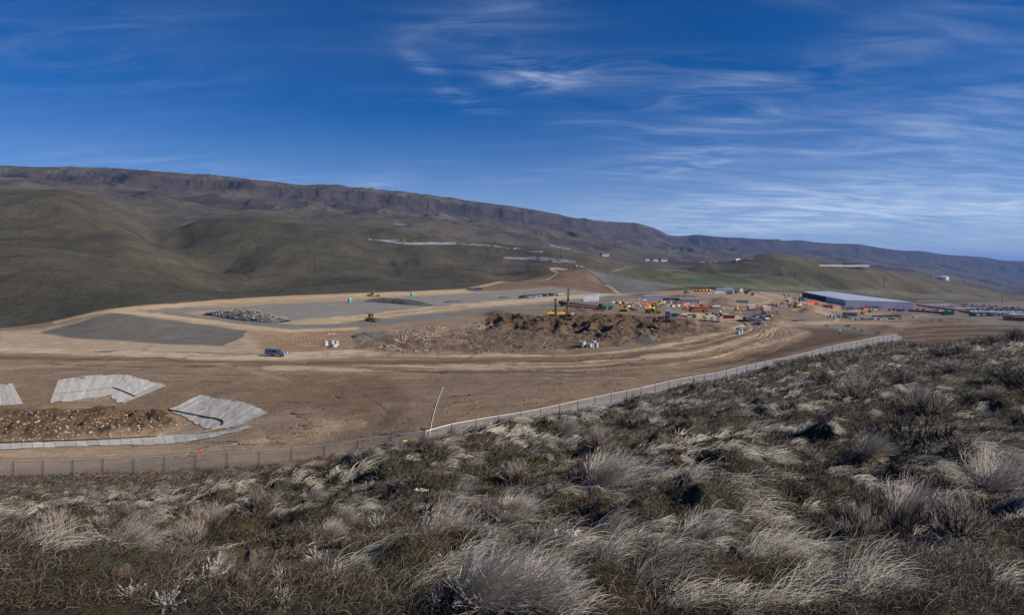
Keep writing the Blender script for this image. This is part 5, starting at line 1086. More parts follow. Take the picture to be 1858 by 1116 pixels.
def loader(px, py, rz, label, m=YEL, sc=1.0, lo=150):
    g = thing('wheel_loader', label, 'loader', at(px, py, lo, 1200), rz, None, sc); wheels(g, (1.5, -1.6), 1.05, .75, .5)
    MB().prism([(-3.0, .9), (-.4, .9), (-.4, 2.0), (-2.9, 1.9)], -.9, .9, .06).part('engine_cover', m, g); MB().prism([(-.6, 1.2), (.8, 1.2), (.7, 3.1), (-.6, 3.1)], -.75, .75, .06).part('cab', GLASS, g)
    MB().box(-.75, .85, -.85, .85, 3.1, 3.22).part('cab_roof', m, g); MB().box(.6, 2.2, -.5, .5, .8, 1.4).part('front_frame', m, g)
    for s in (-1, 1): MB().tube((1.0, s * .5, 1.6), (3.2, s * .5, .6), .14).part('lift_arm', m, g)
    MB().prism([(3.0, .1), (4.1, .05), (4.0, .3), (3.4, .5), (3.3, 1.2), (3.0, 1.0)], -1.35, 1.35).part('bucket', STEEL, g); return g
loader(1089, 564, R(170), 'brown front loader in front of the dark green tank', BRN_, 1.1); loader(1184, 569, R(0), 'dark loader parked by the yellow water tank truck', BRN_, .8)
loader(1410, 556.5, R(90), 'tiny orange machine between two pickups on the dirt lane', m_('machine_orange', (.6, .2, .03), .5), .5)
yr = ['yellow machine at the left end of the line on the upper yard', 'yellow machine, second in the line on the upper yard', 'yellow machine, third in the line on the upper yard', 'yellow machine, fourth in the line on the upper yard', 'yellow machine at the right end of the line on the upper yard']
for i, l in enumerate(yr): loader(1264 + i * 5, 529.3 - .1 * i, R(80 + 12 * i), l, YEL, 1.0, 400)
loader(1245, 532, R(30), 'small dark machine standing alone at the left of the upper yard', NAVY, .8, 400); loader(1456, 546, R(20), 'dark telehandler beside the open end of the warehouse', NAVY, 1.0)
loader(1272, 564.5, R(-8), 'orange scraper cab at the left end of the orange hauler', m_('hauler_orange', (.5, .16, .04), .6), 1.1)

# ---- drill rigs
def rig(px, py, label, mm, body, h, lean, wide, boom=True):
    g = thing('drill_rig', label, 'drill rig', at(px, py, 150, 600), R(5), None, .74); h /= .74; lean /= .74; tracks(g, 4.2, .7, 1.0, 1.25)
    MB().prism([(-3.2, 1.1), (1.2, 1.1), (1.2, 2.3), (.2, 2.5), (-3.0, 2.4)], -1.35, 1.35, .05).part('house', body, g); MB().prism([(.2, 1.5), (1.7, 1.5), (1.4, 3.2), (.3, 3.2)], .2, 1.3, .05).part('cab', GLASS, g); MB().box(-2.4, -1.2, -1, 1, 2.4, 2.7).part('exhaust_cover', BLK, g)
    x0 = 2.3; w = wide; mast = MB()
    for sx in (-w, w):
        for sy in (-w, w): mast.tube((x0 + sx, sy, .6), (x0 + lean + sx, sy, h), .11, n=5)
    n = int(h / .9)
    for k in range(n):
        z0, z1 = .6 + (h - .6) * k / n, .6 + (h - .6) * (k + 1) / n; l0, l1 = lean * k / n, lean * (k + 1) / n; s = 1 if k % 2 else -1
        for sy in (-w, w): mast.tube((x0 + l0 - s * w, sy, z0), (x0 + l1 + s * w, sy, z1), .07, n=4)
        for sx in (-w, w): mast.tube((x0 + l0 + sx, -s * w, z0), (x0 + l1 + sx, s * w, z1), .07, n=4)
    mast.part('mast', mm, g); MB().tube((x0, -w - .2, .2), (x0 + lean, -w - .2, h - 1), .13, n=8).part('drill_string', STEEL, g); MB().box(x0 + lean - w - .1, x0 + lean + w + .5, -.5, .5, h, h + .7).part('crown_block', mm, g)
    MB().box(x0 + lean * .6 - .5, x0 + lean * .6 + .5, -w - .6, w, h * .55, h * .55 + 1.0).part('drill_head', BLK, g)
    if boom: MB().tube((.6, 0, 1.6), (x0 + lean * .4, 0, h * .42), .16, n=6).part('mast_brace', mm, g)
    return g
rig(1001.5, 573, 'yellow drill rig with a shorter black mast, left one of the pair', BLK, YEL, 6.8, -.3, .38); rig(1021, 574, 'orange yellow drill rig with the tallest mast in the yard', m_('rig_orange', (.50, .22, .02), .5, var=.2), YEL, 11.4, .6, .36)
g = thing('skid_frame', 'low dark steel frame on the ground right of the tall drill rig', 'steel frame', at(1033, 573, 150, 600), R(8)); MB().box(-2.6, 2.6, -1, 1, .3, .55).part('deck', BLK, g); MB().box(-1.6, 0, -.7, .7, .55, 1.3).part('engine_box', STEEL, g); MB().box(.6, 1.8, -.6, .6, .55, 1.0).part('tank', WHT, g)
# long brown steel screening plant laid out behind the rigs
a, b = at(1019, 555, 200, 600), at(1096, 564, 200, 600); g = thing('conveyor', 'long brown steel conveyor lying across the yard behind the drill rigs', 'conveyor', a, math.atan2(b.y - a.y, b.x - a.x)); L = (b - a).length; mb = MB()
for y in (-.9, .9):
    for z in (.6, 2.0): mb.tube((0, y, z + .3), (L, y, z), .16, n=6)
    for k in range(int(L / 1.6)): s = k % 2; mb.tube((k * 1.6, y, .75 + 1.3 * s), (k * 1.6 + 1.6, y, 2.05 - 1.3 * s), .10, n=4)
mb.part('truss', BRN_, g); MB().box(0, L, -.85, .85, 1.9, 2.15).part('belt', STEEL, g); MB().prism([(-1.2, 1.0), (4, 1.2), (4, 2.6), (-1.2, 3.0)], -1.2, 1.2).part('hopper', BRN_, g)
for k in range(5): MB().box(k * L / 5 + 1, k * L / 5 + 1.3, -1.2, 1.2, 0, .8).part('support', BRN_, g)
g = thing('storage_tank', 'large dark green horizontal tank right of the brown conveyor', 'tank', at(1101, 562.5, 200, 600), R(8)); MB().tube((-2.3, 0, 1.75), (2.3, 0, 1.75), 1.45, n=18).part('tank_shell', GRN, g); MB().box(-1.8, .3, -1.5, -1.3, .4, 1.6).part('equipment_box', m_('grey_panel', (.3, .33, .36), .5), g)
for x in (-1.5, 1.5): MB().box(x - .2, x + .2, -1, 1, 0, .6).part('saddle', BLK, g)
def tank_truck(px, py, rz, label, m, L=5.0, band=None):
    g = thing('tank_truck', label, 'tank truck', at(px, py, 200, 700), rz); MB().tube((-L, 0, 1.95), (0, 0, 1.95), 1.15, n=16).part('tank_shell', m, g); MB().box(-L, 2.6, -.5, .5, .7, 1.0).part('chassis', BLK, g)
    MB().prism([(.5, .8), (3.0, .8), (3.0, 1.6), (2.0, 1.75), (1.7, 2.6), (.5, 2.65)], -1.1, 1.1, .08).part('cab', m, g); MB().add([(1.72, -.9, 2.5), (1.72, .9, 2.5), (2.02, 1, 1.8), (2.02, -1, 1.8)], [(0, 1, 2, 3)]).part('windscreen', GLASS, g); wheels(g, (2.1, -L * .62, -L * .88), 1.0, .52, .3)
    if band: MB().tube((-1.1, 0, 1.95), (-.25, 0, 1.95), 1.17, n=16).part('bright_band', band, g)
    return g
tank_truck(1189, 568.5, R(-8), 'long ochre yellow water tank truck in the yard, right of the excavator', m_('ochre_yellow', (.50, .33, .02), .5, var=.1), 5.0, m_('bright_yellow', (.85, .75, .05), .5))
g = thing('scraper', 'rusty orange earth hauler with long box behind the white pickups', 'earthmover', at(1265, 567, 200, 700), R(-4)); MB().prism([(-2.5, 1.0), (4.8, .9), (5.2, 2.6), (-2.3, 2.8)], -1.5, 1.5, .1).part('box', m_('rusty_orange', (.42, .15, .05), .7, var=.3), g); wheels(g, (-2.9, 3.4), 1.3, .9, .6); MB().prism([(-5.6, 1), (-3.0, 1), (-3.0, 2.2), (-5.4, 2.1)], -1, 1, .1).part('engine_cover', m_('rusty_orange', (.4, .2, .05)), g); MB().box(-2.3, 5.2, -1.6, 1.6, 2.82, 2.95).part('orange_rim', ORG, g)

# ---- boxes, trailers, containers
def container(px, py, rz, label, m, L=6, W=2.4, Hh=2.6, name='shipping_container', cat='container', roof=None, doors=None, lo=200, hi=1300, wins=0, wm=None, legs=0.0, group=None, ribs=True):
    g = thing(name, label, cat, at(px, py, lo, hi), rz, group); MB().box(-L / 2, L / 2, -W / 2, W / 2, legs + .12, Hh + legs).part('body', m, g)
    if roof: MB().box(-L / 2 - .05, L / 2 + .05, -W / 2 - .05, W / 2 + .05, Hh + legs, Hh + legs + .12).part('roof', roof, g)
    if ribs:
        n = int(L / .9); rb = MB()
        for k in range(n): x = -L / 2 + (k + .5) * L / n; rb.box(x - .12, x + .12, -W / 2 - .05, -W / 2 - .002, legs + .2, Hh + legs - .1)
        rb.part('ribs', m, g)
    o = MB().box(L / 2 + .002, L / 2 + .05, -W / 2 + .1, W / 2 - .1, legs + .2, Hh + legs - .1).part('end_door', doors or m, g)
    for k in range(wins): x = -L / 2 + (k + .5) * L / wins; MB().box(x - .45, x + .45, -W / 2 - .04, -W / 2 - .003, legs + 1.2, legs + 2.1).part('window', wm or GLASS, g)
    if legs: 
        for x in (-L / 2 + .6, L / 2 - .6): MB().box(x - .25, x + .25, -W / 2 + .2, W / 2 - .2, 0, legs + .12).part('support', BLK, g)
    return g
PNK = m_('mauve_panel', (.42, .37, .42), .6)
container(1212, 575, R(-14), 'mauve storage box with white roof, left one beside a teal box', PNK, 2.1, 2.2, 2.3, roof=WHT, doors=WHT, name='storage_box', cat='storage box')
container(1223, 575.5, R(-10), 'dark teal storage box beside the mauve one', m_('dark_teal', (.03, .20, .19), .5), 2.6, 2.2, 1.9, roof=m_('pale_teal', (.35, .45, .45)), name='storage_box', cat='storage box')
container(1322.5, 578, R(-8), 'dark red shipping container with white end door', RED, 4.8, 2.3, 1.7, roof=WHT, doors=WHT); container(1259.5, 577, R(0), 'brown wooden crate left of the white pickups', BRN_, 1.5, 1.4, 1.5, roof=m_('pale_wood', (.35, .28, .2)), name='crate', cat='crate', ribs=False)
container(1187, 545, R(-6), 'long white office trailer on the far side of the yard', m_('trailer_white', (.50, .53, .60), .5), 14.5, 3, 3.0, roof=WHT, name='office_trailer', cat='trailer', wins=0, legs=.4, lo=300); container(1251, 550.5, R(-8), 'second long office trailer, grey with a pale roof', m_('trailer_grey', (.42, .44, .45), .5), 12, 3, 2.6, roof=WHT, name='office_trailer', cat='trailer', wins=6, legs=.3, lo=300)
container(1218, 545.5, R(-6), 'dark blue low trailer between the two office trailers', NAVY, 11, 2.6, 1.5, name='flat_trailer', cat='trailer', lo=300); container(1347, 550, R(-8), 'blue grey box trailer beside a heap on the right of the yard', m_('blue_grey', (.22, .26, .34), .5), 7.5, 2.5, 2.0, name='box_trailer', cat='trailer', roof=m_('blue_grey_roof', (.35, .38, .44)), lo=300)
container(1542, 574, R(-5), 'dark blue trailer with a pale edge between soil heaps', m_('slate_blue', (.07, .11, .15), .5), 6.6, 2.4, 2.1, name='box_trailer', cat='trailer', doors=m_('cyan_edge', (.3, .5, .6))); container(1578, 567.5, R(0), 'small green shed box in front of the warehouse', m_('sea_green', (.05, .22, .19)), 1.9, 1.6, 1.8, name='storage_box', cat='storage box')
container(1314, 528, R(-4), 'blue white metal shed on the upper yard', m_('shed_blue', (.40, .47, .62), .5), 17, 7, 2.6, roof=m_('shed_roof', (.55, .6, .7)), name='shed', cat='shed', lo=400, hi=1300); container(1304, 532.6, R(2), 'low white trailer in front of the blue white shed', WHT, 9, 2.5, 1.8, name='box_trailer', cat='trailer', lo=400)
container(1324, 534, R(-20), 'pale grey tank box at the right of the upper yard', m_('grey_tank', (.33, .37, .42)), 5, 3, 3.2, name='storage_box', cat='storage box', lo=400); container(1344, 528.6, R(10), 'small white box at the right end of the upper yard', WHT, 3, 2.4, 2.6, name='storage_box', cat='storage box', lo=400)
container(1276, 523.6, R(-5), 'long black liner bank behind the yellow machines', m_('black_liner', (.035, .035, .04), .7), 40, 3, 1.6, name='retaining_wall', cat='wall', ribs=False, lo=400, hi=1300)
GR_ = m_('deep_green', (.015, .09, .075), .5)
container(1683, 566, R(-3), 'teal topped green container, leftmost of four right of the warehouse', GR_, 5.0, 2.4, 1.4, roof=m_('aqua_top', (.3, .55, .5))); container(1692, 567, R(-3), 'teal topped green container beside the leftmost one', GR_, 4.2, 2.4, 1.2, roof=K['aqua_top']); container(1719, 571.5, R(-3), 'dark green container behind a small white truck', GR_, 7, 2.6, 2.4); container(1774, 573.5, R(-3), 'long dark green container farthest right of the four', GR_, 8.4, 2.6, 1.7)
for i, (px, py, L, l) in enumerate([(1688, 550.3, 32, 'long low white roofed shed nearest behind the warehouse'), (1712, 557, 34, 'long white canopy slanting past the cars, second from the warehouse'), (1752, 564.5, 16, 'white canopy between orange fences, third from the warehouse'), (1806, 573.6, 26, 'long white canopy farthest right, in front of the crowded lot'), (1850, 580, 9, 'short white canopy at the right edge of the picture')]):
    p = at(px, py, 300, 1300); g = thing('canopy', l, 'canopy', p, R(-18 - 2 * i)); W = 5; MB().prism([(-L / 2, 2.5), (L / 2, 2.5), (L / 2, 2.7), (-L / 2, 2.7)], -W / 2, W / 2).part('roof', WHT, g)
    for x in np.linspace(-L / 2 + .5, L / 2 - .5, 5): MB().box(x - .12, x + .12, -.12, .12, 0, 2.5).part('post', GALV, g)
# rows of building materials
def crate_copies(n, label, group, fn, m, dims, name, cat, tilt=.3):
    src = None
    for i in range(n):
        px, py = fn(i); p = at(px, py, 200, 1300)
        if src is None:
            src = thing(name, label, cat, p, 0, group); L, W, Hh = dims; MB().box(-L / 2, L / 2, -W / 2, W / 2, .15, Hh).part('stack', m, src); MB().box(-L / 2, L / 2, -W / 2 + .1, W / 2 - .1, 0, .15).part('pallet', m_('pallet_wood', (.2, .14, .09)), src)
        else: copy_tree(src, p, random.uniform(-tilt, tilt))
rr_ = random.Random(8)
crate_copies(12, 'dark pallet of building material in the long row on the gravel pad', 'dark pallets in the long material row', lambda i: (944 + i * 5.2 + rr_.uniform(-1, 1), 541.3 - i * .42 + rr_.uniform(-.4, .4)), m_('dark_bundle', (.06, .06, .07)), (1.6, 1.6, 1.9), 'material_pallet', 'pallet')
crate_copies(12, 'brown pallet of building material in the long row on the gravel pad', 'brown pallets in the long material row', lambda i: (948 + i * 5.6 + rr_.uniform(-1, 1), 540.2 - i * .42 + rr_.uniform(-.4, .4)), m_('tan_bundle', (.28, .19, .12)), (1.5, 1.5, 1.6), 'material_pallet', 'pallet')
crate_copies(10, 'blue grey pallet of pipe fittings in the long row on the gravel pad', 'blue grey pallets in the long material row', lambda i: (960 + i * 2.6 + rr_.uniform(-1, 1), 541 - i * .2 + rr_.uniform(-.4, .4)), m_('blue_bundle', (.30, .36, .45)), (1.2, 1.4, 1.5), 'material_pallet', 'pallet')
crate_copies(4, 'white wrapped pallet at the right end of the long material row', 'white pallets in the long material row', lambda i: (1014 + i * 2.6, 535.6 - i * .3), WHT, (1.7, 1.6, 1.2), 'material_pallet', 'pallet')
g = MB().box(-.8, .8, -.6, .6, 0, .9).part('material_pallet', RED); g.location = at(1011.5, 537, 200, 900); tag(g, 'single red pallet near the right end of the material row', 'pallet')
# white bulk bags standing together
src = None
for i in range(20):
    px = 1059 + (i % 7) * 4.0 + (i // 7) * 2.0; py = 547.5 - (i // 7) * 2.1 - (i % 7) * .15; p = at(px, py, 200, 900)
    if src is None: src = thing('bulk_bag', 'white blue sided bulk bag in the close group behind the conveyor', 'bulk bag', p, 0, 'white bulk bags behind the conveyor'); MB().tube((0, 0, 0), (0, 0, 1.9), .62, .50, 8).part('bag', m_('bag_white', (.55, .58, .66), .7, var=.3, scale=2), src); MB().tube((0, 0, 1.9), (0, 0, 2.5), .3, .12, 6).part('neck', WHT, src)
    else: copy_tree(src, p, random.uniform(0, 3))
container(1085, 538.5, R(0), 'white curved tank standing behind the bulk bags', WHT, 3.2, 2, 2.2, name='tank', cat='tank', ribs=False)
crate_copies(14, 'pale concrete riser standing in the row by the dark blue trailer', 'concrete risers right of the road bend', lambda i: (1503 + i * 3.1 + rr_.uniform(-1, 1), 577.5 + .1 * i + rr_.uniform(-1.5, 1)), m_('riser', (.25, .29, .32)), (.7, .7, 1.5), 'concrete_riser', 'concrete block', 1)
crate_copies(16, 'low grey stack of blocks in the row below the warehouse', 'grey block stacks below the warehouse', lambda i: (1556 + i * 5.0 + rr_.uniform(-1, 1), 581 + rr_.uniform(-1.4, .8) - (i > 8) * 1.0), m_('block_grey', (.27, .285, .29)), (2.0, 1.6, .9), 'block_stack', 'block stack')
crate_copies(12, 'small dark bundle in the line of bundles before the warehouse', 'dark bundles before the warehouse', lambda i: (1585 + i * 4.3, 575 + rr_.uniform(-.4, .4)), m_('bundle_dark', (.05, .055, .055)), (1.1, 1.0, .9), 'pipe_bundle', 'bundle')
crate_copies(12, 'white rimmed drum lying right of the block stacks', 'pale drums at the right end of the stacks', lambda i: (1652 + i * 2.6, 577 + rr_.uniform(-1, 1)), m_('drum_pale', (.45, .5, .45)), (.8, .8, .8), 'drum', 'drum')
# odds and ends lying about the yard
def debris(n, label, group, m, box, seed, dims=(1.6, .7, .5), name='material_pile'):
    r = random.Random(seed); src = None
    for i in range(n):
        p = at(r.uniform(box[0], box[2]), r.uniform(box[1], box[3]), 200, 1300)
        if src is None:
            src = MB().box(-dims[0] / 2, dims[0] / 2, -dims[1] / 2, dims[1] / 2, 0, dims[2]).box(-dims[0] * .2, dims[0] * .6, -dims[1] * .3, dims[1] * .4, dims[2], dims[2] * 1.5).part(name, m); tag(src, label, 'building material', group); o = src
        else: o = src.copy(); COL.objects.link(o)
        o.location = p; o.rotation_euler.z = r.uniform(0, 3)
debris(34, 'small white bundle of material lying in the busy middle yard', 'white bundles in the middle yard', WHT, (1108, 548, 1250, 560), 31)
debris(11, 'small orange barrier piece in the busy middle yard', 'orange barriers in the middle yard', ORG, (1110, 548, 1270, 562), 32, (1.4, .4, .6), 'barrier')
debris(24, 'small dark bundle of material lying in the busy middle yard', 'dark bundles in the middle yard', BLK, (1100, 549, 1260, 566), 33)
debris(15, 'pale box of material on the far yard left of the warehouse', 'pale boxes on the far yard', m_('pale_box', (.42, .45, .5)), (1420, 536, 1462, 556), 34, (1.8, 1.1, 1.0), 'material_box')
debris(14, 'rust brown box of material on the far yard left of the warehouse', 'brown boxes on the far yard', BRN_, (1415, 534, 1465, 556), 35, (1.8, 1.2, 1.0), 'material_box')
debris(16, 'white parcel on the ground between the heaps right of the yard', 'white parcels right of the yard', WHT, (1285, 545, 1400, 575), 36, (1.4, .6, .4), 'material_parcel')
debris(20, 'dark parcel beside the row of parked pickups', 'dark parcels by the pickups', BLK, (1225, 570, 1345, 577), 37, (1.6, .7, .5), 'material_parcel')
for px, py, l in [(1363, 563, 'pale pink washed light tower, left of two right of the heaps'), (1390, 567, 'pale pink washed light tower, right of two right of the heaps')]:
    g = thing('screening_plant', l.replace('light tower', 'screening machine'), 'machine', at(px, py, 200, 700), R(10)); MB().box(-1.9, 1.9, -1, 1, .8, 2.4).part('hopper', m_('faded_pink', (.45, .30, .27)), g); MB().box(-1.5, -1.2, -.8, .8, 0, .8).part('leg', BRN_, g); MB().box(1.2, 1.5, -.8, .8, 0, .8).part('leg', BRN_, g); MB().box(-2.1, 2.1, -.2, .2, 2.6, 2.8).part('rail', WHT, g); MB().tube((1.5, 0, 1.2), (3.4, 0, 2.3), .3).part('chute', BRN_, g)
# the shallow pond in the bend
def pad(label, name, pts, m, lift=.03, kind=None):
    v = [at(a, b, 100, 900) for a, b in pts]; z = sum(p.z for p in v) / len(v); bm = bmesh.new(); bm.faces.new([bm.verts.new((p.x, p.y, p.z + .35)) for p in v]); me = bpy.data.meshes.new(name); 
    bmesh.ops.extrude_face_region(bm, geom=bm.faces[:]); 
    for q in list(bm.verts)[:0]: pass
    bm.to_mesh(me); bm.free(); me.materials.append(m); o = bpy.data.objects.new(name, me); COL.objects.link(o)
    if kind: o['kind'] = kind
    else: tag(o, label, name.replace('_', ' '))
    return o
POND = m_('pond_water', (.16, .17, .19), .12, spec=.6)
pad('', 'pond_water', [(1337, 596), (1345, 595), (1360, 597), (1356, 599), (1340, 599)], POND, kind='structure'); pad('', 'pond_water', [(1436, 582), (1455, 579.5), (1466, 580), (1450, 583)], POND, kind='structure')

# ---- warehouse
def warehouse():
    A, B_, Cc, D_ = (277., 567.), (327.8, 555.7), (345.7, 745.), (315.6, 742.)
    zb = {k: H(*k) for k in (A, B_, Cc, D_)}; zt = {A: -29.9, B_: -31.3, Cc: -29.6, D_: -29.9}; w = thing('warehouse', 'huge pale metal warehouse with a flat bright roof and an unfinished left end', 'warehouse', (0, 0, 0))
    wall_m = m_('metal_cladding', (.72, .69, .76), .5, var=.06, scale=.1); roofm = m_('roof_sheet', (.36, .40, .48), .45)
    def lerp(a, b, u): return (a[0] + (b[0] - a[0]) * u, a[1] + (b[1] - a[1]) * u)
    def quad(name, a, b, u0, u1, z0, z1, m, par, off=0.0, th=.25):
        ax = lerp(a, b, u0); bx = lerp(a, b, u1); d = np.array(b) - np.array(a); n = np.array((d[1], -d[0])) / np.linalg.norm(d)
        if np.dot(n, -np.array(a)) < 0: n = -n
        def Z(u, f): bt = min(zb[a], zb[b]) - 1 ; tp = zt[a] + (zt[b] - zt[a]) * u; return bt + (tp - bt) * f
        o0 = n * off; o1 = n * (off - th); v = [(ax[0] + q[0], ax[1] + q[1], Z(u0, f)) for q in (o0, o1) for f in (z0, z1)] + [(bx[0] + q[0], bx[1] + q[1], Z(u1, f)) for q in (o0, o1) for f in (z0, z1)]
        return MB().add(v, [(0, 1, 5, 4), (2, 6, 7, 3), (0, 4, 6, 2), (1, 3, 7, 5), (0, 2, 3, 1), (4, 5, 7, 6)]).part(name, m, par)
    for i in range(13): u0, u1 = i / 13, (i + 1) / 13 - .002; quad('wall_panel', A, B_, u0, u1, 0, 1, wall_m, w)
    for i in range(9): quad('wall_panel', A, D_, .001 + i * .042, .001 + (i + 1) * .042 - .002, 0, 1, m_('rib_panel', (.58, .57, .60), .5), w); quad('wall_seam', A, D_, .001 + i * .042, .004 + i * .042, 0.02, .98, STEEL, w, .05, .04)
    quad('back_wall', B_, Cc, 0, 1, 0, 1, wall_m, w); quad('end_wall', D_, Cc, 0, 1, 0, 1, wall_m, w)
    for i in range(15): u = .38 + i * .0425; quad('steel_column', A, D_, u, u + .004, 0, 1, BLK, w)
    quad('fascia', A, D_, .38, 1, .93, 1.0, NAVY, w, .05); quad('girt', A, D_, .38, 1, .55, .58, BLK, w, .05); quad('interior_shade_sheet', A, D_, .38, 1, .30, .93, NAVY, w, -6.0)  # last quad: dark sheet added behind the open bays as interior shade
    quad('corner_trim', A, B_, -.002, .006, 0, 1.01, STEEL, w, .12, .4)
    for u, du, h, nm, mm in [(.34, .035, .30, 'door', BRN_), (.42, .05, .42, 'door', BRN_), (.70, .03, .32, 'door', BRN_), (.84, .03, .30, 'door', m_('dull_red_door', (.2, .08, .08))), (.95, .02, .26, 'door', K['dull_red_door'])]: quad(nm, A, B_, u, u + du, .10, .10 + h, mm, w, .06, .05)
    quad('door_canopy', A, B_, .28, .52, .50, .54, STEEL, w, 1.6, 1.55)
    quad('white_porch', A, B_, .20, .32, .10, .26, WHT, w, 2.0, 1.9)
    v = [(A[0], A[1], zt[A] + .02), (B_[0], B_[1], zt[B_] + .02), (Cc[0], Cc[1], zt[Cc] + .02), (D_[0], D_[1], zt[D_] + .02)]; v += [(x, y, z + .4) for x, y, z in v]
    MB().add(v, [(0, 1, 2, 3), (4, 7, 6, 5), (0, 4, 5, 1), (1, 5, 6, 2), (2, 6, 7, 3), (3, 7, 4, 0)]).part('roof', roofm, w)
    for i in range(1, 10):
        u = i / 10; a = lerp(A, D_, u); b = lerp(B_, Cc, u); MB().tube((a[0], a[1], -29.5), (b[0], b[1], -31.0 + 1.6 * u + .1), .12, n=4).part('roof_seam', m_('seam', (.5, .53, .58)), w)
warehouse()
# ---- orange safety fences
def strip_fence(pts, label, h=1.3, m=ORG, lo=200, hi=1300, group='orange safety fences around the works', posts=True, name='safety_fence'):
    W = [at(a, b, lo, hi) for a, b in smooth_line(pts, 5)]; g = thing(name, label, 'fence', (0, 0, 0), 0, group); v, f = [], []
    for p in W: v += [(p.x, p.y, p.z + .05), (p.x, p.y, p.z + h), (p.x, p.y + .06, p.z + h), (p.x, p.y + .06, p.z + .05)]
    for i in range(len(W) - 1):
        for k in range(4): f.append((4 * i + k, 4 * i + (k + 1) % 4, 4 * i + 4 + (k + 1) % 4, 4 * i + 4 + k))
    MB().add(v, f).part('netting', m, g)
    if posts:
        for p in W[::3]: MB().box(p.x - .06, p.x + .06, p.y - .12, p.y - .06, p.z, p.z + h + .2).part('post', STEEL, g)
REDO = m_('safety_red_orange', (.62, .055, .03), .7)
strip_fence([(1465, 553.5), (1474, 552.5), (1486, 553.5)], 'orange safety fence on a soil bank by the open warehouse end', 1.6, REDO); strip_fence([(1493, 556), (1505, 558), (1520, 559)], 'orange safety fence under the ribbed warehouse wall', 1.2, REDO)
strip_fence([(1541, 559.5), (1555, 560.5), (1568, 561.5)], 'orange safety fence at the left foot of the long warehouse wall', 1.2, REDO); strip_fence([(1567, 563), (1577, 562.5)], 'short red fence below the white warehouse porch', 1.4, REDO)
strip_fence([(1580, 561.5), (1620, 563.5), (1660, 566)], 'orange safety fence along the right foot of the warehouse wall', 1.3, REDO); strip_fence([(1650, 565), (1690, 568), (1712, 570)], 'orange safety fence passing the teal topped containers', 1.5, REDO)
strip_fence([(1662, 554), (1690, 558.5), (1725, 563), (1766, 570)], 'long orange safety fence running right behind the containers', 1.5, REDO); strip_fence([(1820, 580), (1840, 582), (1866, 583.5)], 'orange safety fence at the right edge before the parked cars', 1.8, m_('faded_red', (.5, .1, .09)))
strip_fence([(1172, 553), (1182, 552.5), (1190, 553)], 'orange netting square in the middle yard, upper piece', .9, ORG); strip_fence([(1173, 557), (1183, 556.5), (1192, 557.5)], 'orange netting in the middle yard, lower piece', .9, ORG); strip_fence([(1240, 556), (1250, 554)], 'orange netting left of the rusty hauler', 1.5, ORG)
strip_fence([(1248, 559), (1278, 562)], 'bright orange netting behind the rusty hauler', 1.2, ORG)
# ---- parked cars in the big lot
def lot():
    cols = [((.62, .62, .62), 'white'), ((.62, .62, .62), 'white'), ((.05, .05, .06), 'black'), ((.22, .23, .25), 'grey'), ((.28, .03, .03), 'red'), ((.06, .10, .20), 'blue')]; src = {}
    r = random.Random(12)
    for c, nm in cols:
        if nm in src: continue
        m3 = [paint_m(c), GLASS, TYRE]; a = MB().prism([(-2.3, .35), (2.3, .35), (2.32, .8), (1.2, .98), (-2.2, 1.05), (-2.32, .7)], -.9, .9, .06); nb = len(a.f)
        a.prism([(1.1, .96), (.3, 1.55), (-1.6, 1.6), (-2.15, 1.0)], -.84, .84, .16); nc = len(a.f); a.box(-1.55, .28, -.66, .66, 1.58, 1.62); nd = len(a.f)
        for x in (1.45, -1.4):
            for s in (-1, 1): a.tube((x, s * .82 - .1, .34), (x, s * .82 + .1, .34), .34, n=8)
        me = a.mesh('parked_car', m3); 
        for i, p in enumerate(me.polygons): p.material_index = 0 if (i < nb or nc <= i < nd) else (1 if i < nc else 2)
        src[nm] = me
    n = 0
    for row in range(15):
        v = row / 14; yy = 552.5 + 23 * v ** 1.2; x0 = 1738 + 30 * v; 
        if row < 5: x0 = 1730 - row * 2
        px = x0 + r.uniform(0, 6)
        while px < 1880:
            if r.random() < .80:
                q = at(px, yy + (px - 1740) * .07 + r.uniform(-.3, .3), 400, 1500); c, nm = r.choice(cols); o = bpy.data.objects.new('parked_car', src[nm]); COL.objects.link(o); o.location = q; o.rotation_euler.z = R(r.choice((62, 66, 245)) + r.uniform(-5, 5))
                tag(o, nm + ' car parked in the crowded lot beyond the warehouse', 'car', nm + ' cars in the crowded lot'); n += 1
            px += r.uniform(6, 13)
    for i in range(34):   # cars lining the near side of the warehouse
        px = r.uniform(1508, 1655) if i < 20 else r.uniform(1664, 1735); py = 560.3 + (px - 1530) * .045 - (0 if i < 20 else 3) + r.uniform(-.3, .3)
        q = at(px, py, 300, 900); c, nm = r.choice(cols); o = bpy.data.objects.new('parked_car', src[nm]); COL.objects.link(o); o.location = q; o.rotation_euler.z = R(r.uniform(-20, 60)); tag(o, nm + ' car parked close to the warehouse wall', 'car', nm + ' cars by the warehouse')
    return n
lot()
